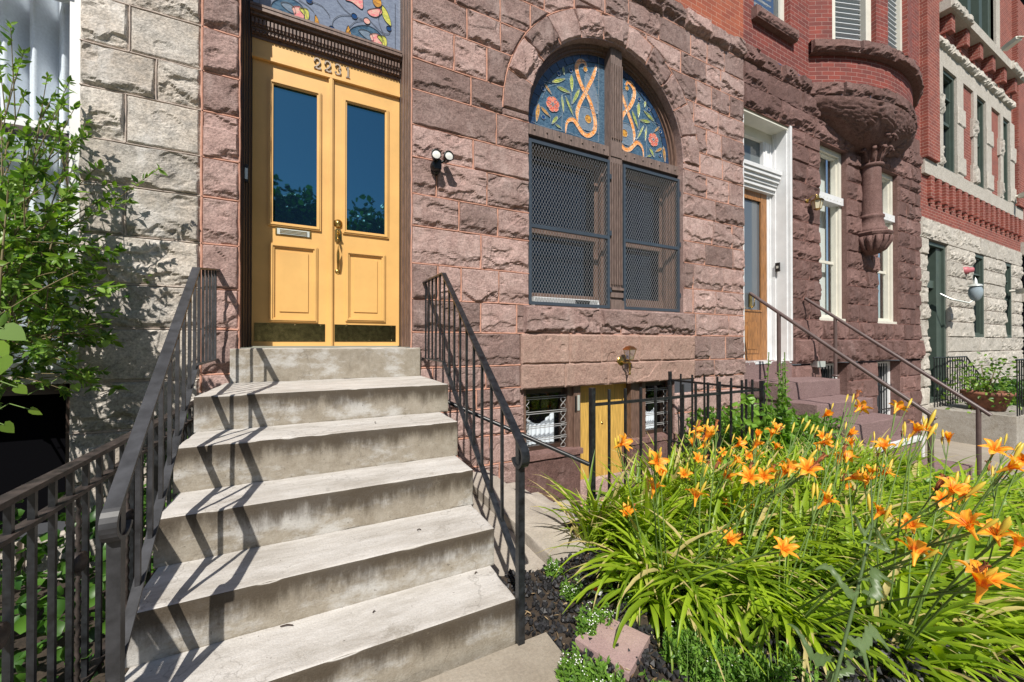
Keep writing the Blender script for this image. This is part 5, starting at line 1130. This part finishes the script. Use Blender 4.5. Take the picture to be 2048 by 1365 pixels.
# ---------------------------------------------------------------- daylilies
def strap_clump(cx_,cy_,n,Lm,wind,seed,dens=1.):
    rg=np.random.default_rng(seed); z0=gz(cx_)-.02; k=9
    base_=np.stack([cx_+rg.normal(0,.055,n),cy_+rg.normal(0,.055,n),np.full(n,z0)],1)
    az=rg.uniform(0,2*math.pi,n); out_=np.stack([np.cos(az),np.sin(az),np.zeros(n)],1)+np.array(wind)[None]*rg.uniform(.5,1.2,n)[:,None]
    out_/=np.linalg.norm(out_,axis=1)[:,None]; Ln=Lm*rg.uniform(.55,1.1,n); up_=cy_>-1.95; el=rg.uniform(1.15 if up_ else .9,1.52,n); droop=rg.uniform(.5 if up_ else 1.1,1.7 if up_ else 2.6,n)
    t=np.linspace(0,1,k); P=np.zeros((n,k,3)); P[:,0]=base_
    for i in range(1,k):
        e=el-droop*t[i]**1.3; d=out_*np.cos(e)[:,None]+np.array((0,0,1))*np.sin(e)[:,None]; P[:,i]=P[:,i-1]+d*(Ln/(k-1))[:,None]
    P[...,2]=np.maximum(P[...,2],z0+.01)
    T=np.gradient(P,axis=1); S=np.cross(T,np.array((0,0,1.))); S/=np.linalg.norm(S,axis=2)[...,None]+1e-6
    Nn=np.cross(S,T); Nn/=np.linalg.norm(Nn,axis=2)[...,None]+1e-6
    w_=(.0125*np.minimum(1,(1-t)*2.5+.05)*(.6+.4*np.minimum(1,t*5)))[None,:,None]*rg.uniform(.5,1.4,n)[:,None,None]
    A=P+S*w_+Nn*w_*.45; B=P; C=P-S*w_+Nn*w_*.45
    V=np.stack([A,B,C],2).reshape(-1,3)   # n,k,3
    idx=np.arange(n)[:,None,None]*k*3+np.arange(k-1)[None,:,None]*3
    f=np.concatenate([np.stack([idx+0,idx+1,idx+4,idx+3],-1).reshape(-1,4),np.stack([idx+1,idx+2,idx+5,idx+4],-1).reshape(-1,4)])
    tn_=np.where(rg.random(n)<.09,1.,rg.uniform(0,.85,n))[:,None]*np.ones(k)[None]; tip=rg.random(n)<.35; tn_[tip,-2:]=1.; tone=np.repeat(tn_.ravel(),3)
    b=MB(); b.add(V,f,0,tone,True); return b
def flower_mesh(seed,open_=1.):
    rg=random.Random(seed); b=MB()
    for k in range(6):
        a=k*math.pi/3+rg.uniform(-.1,.1); w_=.013 if k%2 else .019; n=8; L_=.075*rg.uniform(.9,1.1); V=[];tn=[]
        r=0.0;z=0.0;ang=D2R(78)
        for i in range(n+1):
            t=i/n; ww=w_*math.sin(math.pi*min(1,(t*.93+.07)))**.7*(.35+.65*min(1,t*2))
            rx=r*math.cos(a); ry=r*math.sin(a); cr=.006*math.sin(t*9+k)
            row=[]
            for s,dz in ((-1,.35),(-.5,.1),(0,0),(.5,.1),(1,.35)):
                row.append((rx-math.sin(a)*ww*s, ry+math.cos(a)*ww*s, z+dz*ww*.6+ (cr if abs(s)==1 else 0)))
            V.append(row); tn.append([ .0 if t<.2 else (.95 if .27<t<.5 else .42+.12*rg.random())]*5)
            tn[-1]=[min(1,max(0,q_+rg.uniform(-.14,.14))) for q_ in tn[-1]]; tn[-1][2]=max(0,tn[-1][2]-.42)
            step=L_*1.35/n; ang=D2R(82-70*open_*t**.8-(75 if t>.6 else 0)*(t-.6)*open_); r+=step*math.cos(ang); z+=step*math.sin(ang)
        b.grid(np.array(V),0,np.array(tn),True)
    for k in range(6):
        a=k*math.pi/3+.5; b.tube([(0,0,.01),(.012*math.cos(a),.012*math.sin(a),.05),(.022*math.cos(a)+.006,.022*math.sin(a),.075)],.0011,4,0,.3)
    b.lathe([(.004,-.035),(.006,-.01),(.008,.0),(.013,.018)],(0,0,0),8,'z',0,.1)
    return b
FM=[flower_mesh(s,o).build('flower',[M_flower]) for s,o in ((1,1.),(2,.8),(3,1.2),(4,.6),(5,1.1),(6,.9),(7,.3))]
for o in FM: o.location=(0,0,-50)
wm=MB()
for k in range(5):
    a=k*1.26; wm.ribbon([(.003*math.cos(a),.003*math.sin(a),-.01),(.009*math.cos(a),.009*math.sin(a),.02),(.006*math.cos(a+.8),.006*math.sin(a+.8),.05),(.012*math.cos(a+1.2),.012*math.sin(a+1.2),.062),(.016*math.cos(a+1.4),.016*math.sin(a+1.4),.052)],(-math.sin(a),math.cos(a),0),.009,.002,0,.5,True)
WM=wm.build('wilted_bloom',[plain('wilted_petal',(.36,.12,.04),.8,ns=40,var=.6)])
b=MB(); b.lathe([(.002,-.03),(.005,-.01),(.009,.02),(.009,.04),(.004,.065),(0,.07)],(0,0,0),7,'z',0,.4); BM=b.build('bud',[M_bud])
FL_=[(1243,875,42),(1313,908,46),(1326,932,40),(1312,968,44),(1397,982,50),(1259,1016,36),(1371,940,30),(1407,934,0),(1415,866,36),(1389,882,26),(1446,899,22),(1478,1024,0),(1462,1068,44),(1470,915,32),(1475,880,32),(1512,884,30),(1517,862,28),(1545,862,28),(1458,942,30),(1505,942,44),(1531,940,36),(1550,965,0),(1517,1025,0),(1570,1080,58),(1585,925,50),(1620,922,56),(1650,990,46),(1570,935,40),(1697,905,36),(1698,942,40),(1655,988,0),(1757,1012,50),(1790,1052,34),(1735,955,34),(1765,935,34),(1760,925,0),(1640,872,36),(1652,820,30),(1718,807,34),(1700,800,0),(1745,940,30),(1795,808,34),(1830,848,48),(1818,868,0),(1868,852,30),(1772,885,36),(1835,1085,74),(1830,1038,46),(1755,1045,0),(1905,962,64),(1925,975,56),(1950,1032,80),(2000,1050,70),(1965,1150,108),(2012,915,60),(1990,885,52),(2020,880,0),(2035,1070,70),(1440,850,0),(1600,848,0),(1395,910,30),(1552,852,26),(1500,905,26),(1548,1070,0),(1700,860,26),(1862,1100,0),(1880,985,40),(2045,905,40)]
for k_ in range(34):
    uu=random.Random(k_*7+1).uniform(1370,2020); FL_.append((uu,random.Random(k_*5+2).uniform(845,1010)+(uu-1400)*.04,random.Random(k_).choice((0,22,26,30,24))))
clumps=[]
def add_clump(x,yv,n,Lm,wind,label='daylily clump with arching strap leaves and orange flowers in the front bed',group='orange daylilies filling the front garden bed'):
    z=gz(x)-.02; r=empty('daylily_plant',(x,yv,z),label,'daylily',group); strap_clump(x,yv,n,Lm,wind,len(clumps)+10).build('foliage',[M_strap],r); clumps.append(r); return r
rs=random.Random(11)
spots=[(1.62,-2.05),(1.85,-1.85),(1.65,-1.62),(2.05,-2.05),(2.1,-1.6),(2.35,-1.85),(2.45,-1.5)]
for i in range(9):
    for j in range(5):
        x=2.55+i*.42+rs.uniform(-.13,.13); yv=-1.5-j*.30+rs.uniform(-.1,.1)
        if x>5.75: continue
        spots.append((x,yv))
spots+=[(1.75,-2.35),(1.95,-2.6),(2.2,-2.9),(2.55,-3.0),(2.6,-2.85),(3.0,-2.95),(3.5,-3.0),(4.0,-3.0),(4.6,-2.95),(5.2,-2.8),(3.2,-3.2),(3.9,-3.25),(1.55,-2.25),(2.25,-2.25),(2.0,-2.35),(2.4,-2.5),(2.7,-2.62),(2.9,-2.4),(3.3,-2.65),(3.1,-2.2),(2.45,-2.7),(3.7,-2.6),(4.2,-2.6),(4.6,-2.5)]
for (x,yv) in spots:
    wind=(-.1,-.55,0) if x<2.2 else ((.9,-.35,0) if yv<-2.0 else (.45,-.3,0))
    zone=('daylily clump at the left end of the bed beside the black gravel' if x<2.15 else 'daylily clump along the front edge of the bed, leaves blown to the right' if yv<-2.35 else 'daylily clump growing against the black iron fence' if yv>-1.75 and x<4.2 else 'daylily clump at the far end of the bed beside the painted steps' if x>4.5 else 'daylily clump in the middle of the bed with arching strap leaves')
    wind=(wind[0]*(1.5 if yv<-2.3 and x>2.3 else 1),)+wind[1:]
    add_clump(x,yv,115 if yv<-1.9 or x<2.3 else 70,.74 if x>2.2 else .60,wind,zone)
def flower_at(pos,face,src,parent):
    o=src.copy(); col.objects.link(o); o.parent=parent
    q_=Vector(face).to_track_quat('Z','Y'); o.rotation_mode='QUATERNION'; o.rotation_quaternion=q_; o.location=Vector(pos)-parent.location-(parent.parent.location if parent.parent else Vector()); return o
for i,(u,v,wpx) in enumerate(FL_):
    if wpx==0: wpx=rs.uniform(30,40); only_bud=True
    else: only_bud=False
    dep=min(max(.105*F/wpx,1.05),3.6)
    p=PD(u,v,dep)
    # keep inside the bed
    while p[1]>-1.3 and dep>1.: dep-=.1; p=PD(u,v,dep)
    lean=.22 if u<1500 else .40
    cand=np.array([p[0]-lean*(p[2]-gz(p[0])),p[1]-.02+rs.uniform(-.08,.08)])
    r=min(clumps,key=lambda c:(c.location.x-cand[0])**2+(c.location.y-cand[1])**2)
    b0=np.array((r.location.x+rs.uniform(-.04,.04),r.location.y+rs.uniform(-.04,.04),r.location.z)); pe=p+np.array((-.02,0,-.04))
    mid=(b0+pe)/2+np.array((-.05*lean,0,.10)); t=np.linspace(0,1,12)[:,None]; P=(1-t)**2*b0+2*t*(1-t)*mid+t*t*pe
    b=MB(); b.tube(P,np.linspace(.0042,.0026,12),6)
    ns_=rs.randint(2,3); br=[]
    for k in range(ns_):
        e=pe+np.array((rs.uniform(-.02,.06),rs.uniform(-.05,.05),rs.uniform(-.01,.06))); b.tube([P[-3],(P[-3]+e)/2+np.array((0,0,-.01)),e],.002,5); br.append(e)
    s_=b.build('flower_stalk',[M_stem],r)
    tocam=CAM-p; tocam/=np.linalg.norm(tocam)
    if not only_bud:
        f=np.array((.35,0,.15))+tocam*rs.uniform(.2,1.0)+np.array((rs.uniform(-.5,.6),rs.uniform(-.4,.3),rs.uniform(-.1,.7)))
        o=flower_at(pe,f,FM[(i*3)%7 if wpx<44 else (0,2,4)[i%3]],s_); sz=(wpx*dep/F)/.105; o.scale=(sz*(.80 if wpx<48 else .66),)*3
    for e in br:
        d=e-P[-3]; d=d/np.linalg.norm(d)+np.array((.3,0,.3)); o=flower_at(e,d,WM if rs.random()<.22 else BM,s_); k_=rs.uniform(.45,.8); o.scale=(k_,k_,k_*rs.uniform(.9,1.2))
for o in FM+[BM,WM]: bpy.data.objects.remove(o)
# ---------------------------------------------------------------- weeds, gravel, paver
b=MB(); n=5200
X=RNG.uniform(.84,2.6,n); Y_=RNG.uniform(-3.05,-1.72,n); keep=(X<1.56+.0*Y_)|(Y_<-2.0); X,Y_=X[keep],Y_[keep]; n=len(X)
ico=np.array([(1,0,0),(-1,0,0),(0,1,0),(0,-1,0),(0,0,1),(0,0,-1)],float); fi=np.array([(0,2,4),(2,1,4),(1,3,4),(3,0,4),(2,0,5),(1,2,5),(3,1,5),(0,3,5)])
S_=RNG.uniform(.006,.017,n)[:,None,None]*(1+.5*RNG.normal(size=(n,6,1))*.5); Rr=RNG.normal(size=(n,3,3)); Q=np.linalg.qr(Rr)[0]
V=(ico[None]*S_)@Q.transpose(0,2,1)+np.stack([X,Y_,-.02+.03*pn(X*3,Y_*3,1)+RNG.uniform(0,.012,n)],1)[:,None]
b.add(V.reshape(-1,3),(fi[None]+np.arange(n)[:,None,None]*6).reshape(-1,3),0,.5); tag(b.build('black_gravel',[M_grav]),'black crushed lava gravel covering the bed corner','gravel',kind='stuff')
pp=PZ(1290,1290,-.01); g=MB()
cs=[PZ(u,v,.012)[:2] for u,v in ((1206,1226),(1300,1270),(1258,1345),(1150,1275))]
g.add([(c[0],c[1],z) for z in (-.04,.006) for c in cs],[(0,1,2,3),(4,5,6,7),(0,1,5,4),(1,2,6,5),(2,3,7,6),(3,0,4,7)]); tag(g.build('paving_slab',[M_pave]),'pinkish square paving slab lying in the black gravel','paver')
b=MB(); b.bar(PZ(1187,1180,.02),PZ(1203,1186,.02),.03,.012,mat=0); b.bar(PZ(1187,1177,.03),PZ(1195,1180,.03),.02,.006,mat=1); tag(b.build('litter_scrap',[M_wht,plain('red_print',(.6,.03,.03),.5)]),'crumpled white and red wrapper among the daylily stems','litter')
b=MB(); n=260; C=np.stack([RNG.uniform(.85,2.2,n),RNG.uniform(-3.0,-1.75,n),np.zeros(n)],1); C[:,2]=-.02+.03*pn(C[:,0]*3,C[:,1]*3,1)+RNG.uniform(.012,.022,n); leaves(b,C,rdir(n,-.2)*np.array((1,1,.2)),rdir(n,2.5),RNG.uniform(.012,.04,n),RNG.uniform(.004,.012,n)); tag(b.build('dead_leaf_litter',[leafm('dead_leaf',(.16,.10,.05),(.42,.31,.18),trans=.1)]),'dry brown leaf bits scattered over the black gravel','leaf litter',kind='stuff')
b=MB()
for (u,v,z_,l_) in ((573,1252,.17,.045),(838,1060,.35,.02),(750,845,.765,.03),(952,1146,.17,.015),(748,1224,.17,.012)):
    c=PZ(u,v,z_+.004); a=random.uniform(0,3); b.ribbon([c-np.array((math.cos(a),math.sin(a),0))*l_/2,c+np.array((.2,.2,1))*.004,c+np.array((math.cos(a),math.sin(a),0))*l_/2],(0,0,1.),.003,.004)
tag(b.build('twig_litter',[M_dark]),'tiny dark twigs and specks lying on the marble steps','debris',kind='stuff')
def weedpatch(b,wf,cx_,cy_,r,n,h,flowers=0):
    for i in range(n):
        a=random.uniform(0,6.28); rr_=r*math.sqrt(random.random()); x,yv=cx_+rr_*math.cos(a),cy_+rr_*math.sin(a); z=gz(x); hh=h*random.uniform(.4,1.1)
        top=np.array((x+random.uniform(-.3,.4)*hh,yv+random.uniform(-.3,.3)*hh,z+hh)); p0=np.array((x,yv,z)); wf.tube([p0,(p0+top)/2+np.array((0,0,.02)),top],.0013,4)
        m=16; t=RNG.random(m)[:,None]; C=p0+(top-p0)*t; leaves(b,C,rdir(m,.35),rdir(m,1),RNG.uniform(.012,.03,m),.010)
        if random.random()<flowers*.45:
            for q_ in range(6): c=top+RNG.normal(size=3)*.009; wf.lathe([(0,.0015),(.0028,.0008),(.0028,-.0008),(0,-.0015)],tuple(c),5,'z',1)
def patches(name,label,L_):
    b=MB(); wf=MB()
    for a in L_: weedpatch(b,wf,*a)
    for k in range(len(wf.v)):
        pass
    b2=b; o=b2.build(name,[M_weed]); tag(o,label,'weeds',kind='stuff'); s=wf.build(name.replace('weeds','weed_stems') ,[M_stem,M_wfl],o)
pts=[]
for (u,v,r,n,h,fl) in ((1165,1370,.06,60,.09,.3),(1200,1390,.07,60,.10,.3),(1135,1340,.04,14,.08,.3),(1170,1255,.05,22,.08,.6),(1200,1232,.05,16,.09,.7),(1140,1180,.05,22,.08,.5),(1105,1135,.05,16,.08,.5),(1320,1400,.05,25,.09,.1),(1385,1290,.09,70,.13,.03),(1420,1340,.11,90,.14,.03),(1500,1375,.14,80,.14,.02),(1580,1370,.14,70,.14,.02),(1390,1240,.08,40,.13,.05),(1250,1185,.06,16,.10,.5),(1350,1300,.05,25,.10,.2)):
    p=PZ(u,v,0.02); pts.append((p[0],p[1],r,n,h,fl))
patches('feathery_weeds','feathery green weeds with tiny white flowers around the paver',pts)
b=MB(); n=9000; C=np.stack([RNG.uniform(4.2,7.5,n),RNG.uniform(-2.9,-.1,n),np.zeros(n)],1); C=C[(C[:,0]<5.9)|(C[:,1]<-2.3)]; C[:,2]=-.078*(C[:,0]-.9)+RNG.uniform(0,.22,len(C)); C[:,2]+=np.where(C[:,0]<5.8,.18*RNG.random(len(C)),0); leaves(b,C,rdir(len(C),.4),rdir(len(C),1.1),.07,.035)
n=2500; C=np.stack([RNG.uniform(3.0,6.5,n),RNG.uniform(-3.15,-2.6,n),np.zeros(n)],1); C[:,2]=-.078*(C[:,0]-.9)+RNG.uniform(0,.10,n); leaves(b,C,rdir(n,.4),rdir(n,1.1),.035,.02)
n=5200; C=np.stack([RNG.uniform(4.25,5.85,n),RNG.uniform(-1.25,-.15,n),RNG.uniform(-.3,.36,n)],1); C[:,2]+=.12*pn(C[:,0]*3,C[:,1]*3,9); leaves(b,C,rdir(n,.5),rdir(n,1.),.09,.035)
tag(b.build('low_greenery',[M_weed]),'low leafy greenery at the back of the bed beside the painted steps','plants',kind='stuff')
TW=empty('tall_weed',(5.0,-1.0,-.3),'tall feathery green weed standing beside the painted steps','weed')
b=MB(); s=MB()
for j in range(9):
    u=1548+random.uniform(-28,34); p0=PD(u,930,3.95); tp=PD(u+random.uniform(-14,20),random.choice((705,725,745,770,800,830)),3.95+random.uniform(-.15,.15)); s.tube([p0,(p0+tp)/2,tp],.005,5)
    m=80; t=RNG.random(m)[:,None]; C=p0+(tp-p0)*t; d=rdir(m,.2); Ls=.125*(1.15-t[:,0]); 
    leaves(b,C,d,rdir(m,1),Ls,Ls*.45)
b.build('foliage',[M_weed],TW); s.build('stem',[M_stem],TW)
VP=empty('climbing_vine',(4.15,-1.2,0),'heart-leaved vine climbing the corner of the black iron fence','vine')
b=MB(); m=46; 
C=np.array([PD(random.gauss(1492,12),random.uniform(790,900),3.55) for i in range(26)]+[PD(random.gauss(1440,14),random.uniform(930,985),3.0) for i in range(8)]+[PD(random.gauss(1520,8),random.uniform(790,860),3.6) for i in range(10)]); leaves(b,C,rdir(len(C),-.2),rdir(len(C),.4,(0,-1,0)),.075,.06,tone=RNG.uniform(.6,1,len(C))); b.build('foliage',[M_weed],VP)
# thistle-like plant in the foreground
TH=empty('thistle_plant',tuple(PZ(1690,1500,0)),'grey-green thistle with ragged leaves in front of the lilies','thistle')
b=MB(); s=MB()
def stalk(pts,r): s.tube(pts,r,7)
P=[PD(1640,1480,1.02),PD(1715,1180,1.08),PD(1745,1050,1.12),PD(1742,960,1.15)]
stalk(P,[.005,.004,.003,.0015])
def ragged(c,d,nn_,L_,W_):
    d=d/np.linalg.norm(d); S=np.cross(d,nn_); S/=np.linalg.norm(S); k=11; Vc=[];Vl=[];Vr=[]
    k=19; ph=random.uniform(0,5)
    for i in range(k):
        t=i/(k-1); w_=W_*.72*math.sin(math.pi*(.1+.88*t))*(.42+.58*abs(math.sin(i*1.25+ph)))*random.uniform(.7,1.1); cc=c+d*L_*.9*t-nn_*.3*L_*t*t+S*.02*math.sin(t*7+ph); Vc.append(cc); Vl.append(cc+S*w_+nn_*.01); Vr.append(cc-S*w_+nn_*.01)
    b.grid(np.stack([np.array(Vl),np.array(Vc),np.array(Vr)],1),0,random.uniform(.2,1),True)
for (u,v,du,dv,L_,W_) in ((1715,1190,-130,-110,.15,.03),(1718,1180,110,-40,.12,.035),(1690,1270,130,20,.15,.035),(1665,1340,-110,-130,.18,.03),(1690,1290,60,50,.11,.03),(1735,1100,60,-40,.08,.02),(1740,1070,-50,-60,.07,.02),(1660,1380,40,-60,.14,.03),(1720,1150,40,60,.08,.02)):
    c=PD(u,v,1.07); e=PD(u+du,v+dv,1.05); ragged(c,e-c,np.array((-.2,-.7,.6)),L_,W_)
b.build('foliage',[M_thist],TH); s.build('stem',[M_thist],TH)
# ---------------------------------------------------------------- across the street (seen only in reflections)
for k,(x,yv,h) in enumerate(((-6.5,-15,8.6),(-3.2,-15,8.4),(.2,-16,7.4),(3.2,-15.,6.8),(8,-17,11),(-11,-18,12))):
    T=empty('street_tree',(x,yv,0),'leafy street tree reflected in the door glass, number %s from the left'%('one','two','three','four','five','six')[[5,0,1,2,3,4].index(k)],'tree','trees across the street')
    b=MB(); b.tube([(x,yv,0),(x+.1,yv,h*.3),(x,yv+.1,h*.6)],[.22,.16,.08],8); b.build('trunk',[M_twig],T)
    b=MB(); n=7000; c=np.clip(RNG.normal(size=(34,3)),-1.5,1.5)*np.array((1.5,1.0,1.5))+np.array((x,yv,h*.62)); C=c[RNG.integers(0,34,n)]+np.clip(RNG.normal(size=(n,3)),-1.8,1.8)*.5; leaves(b,C,rdir(n),rdir(n,1),.30,.22); b.build('crown',[M_ivy],T)
# hide check
print('objects',len(bpy.data.objects),'verts',sum(len(m.vertices) for m in bpy.data.meshes))
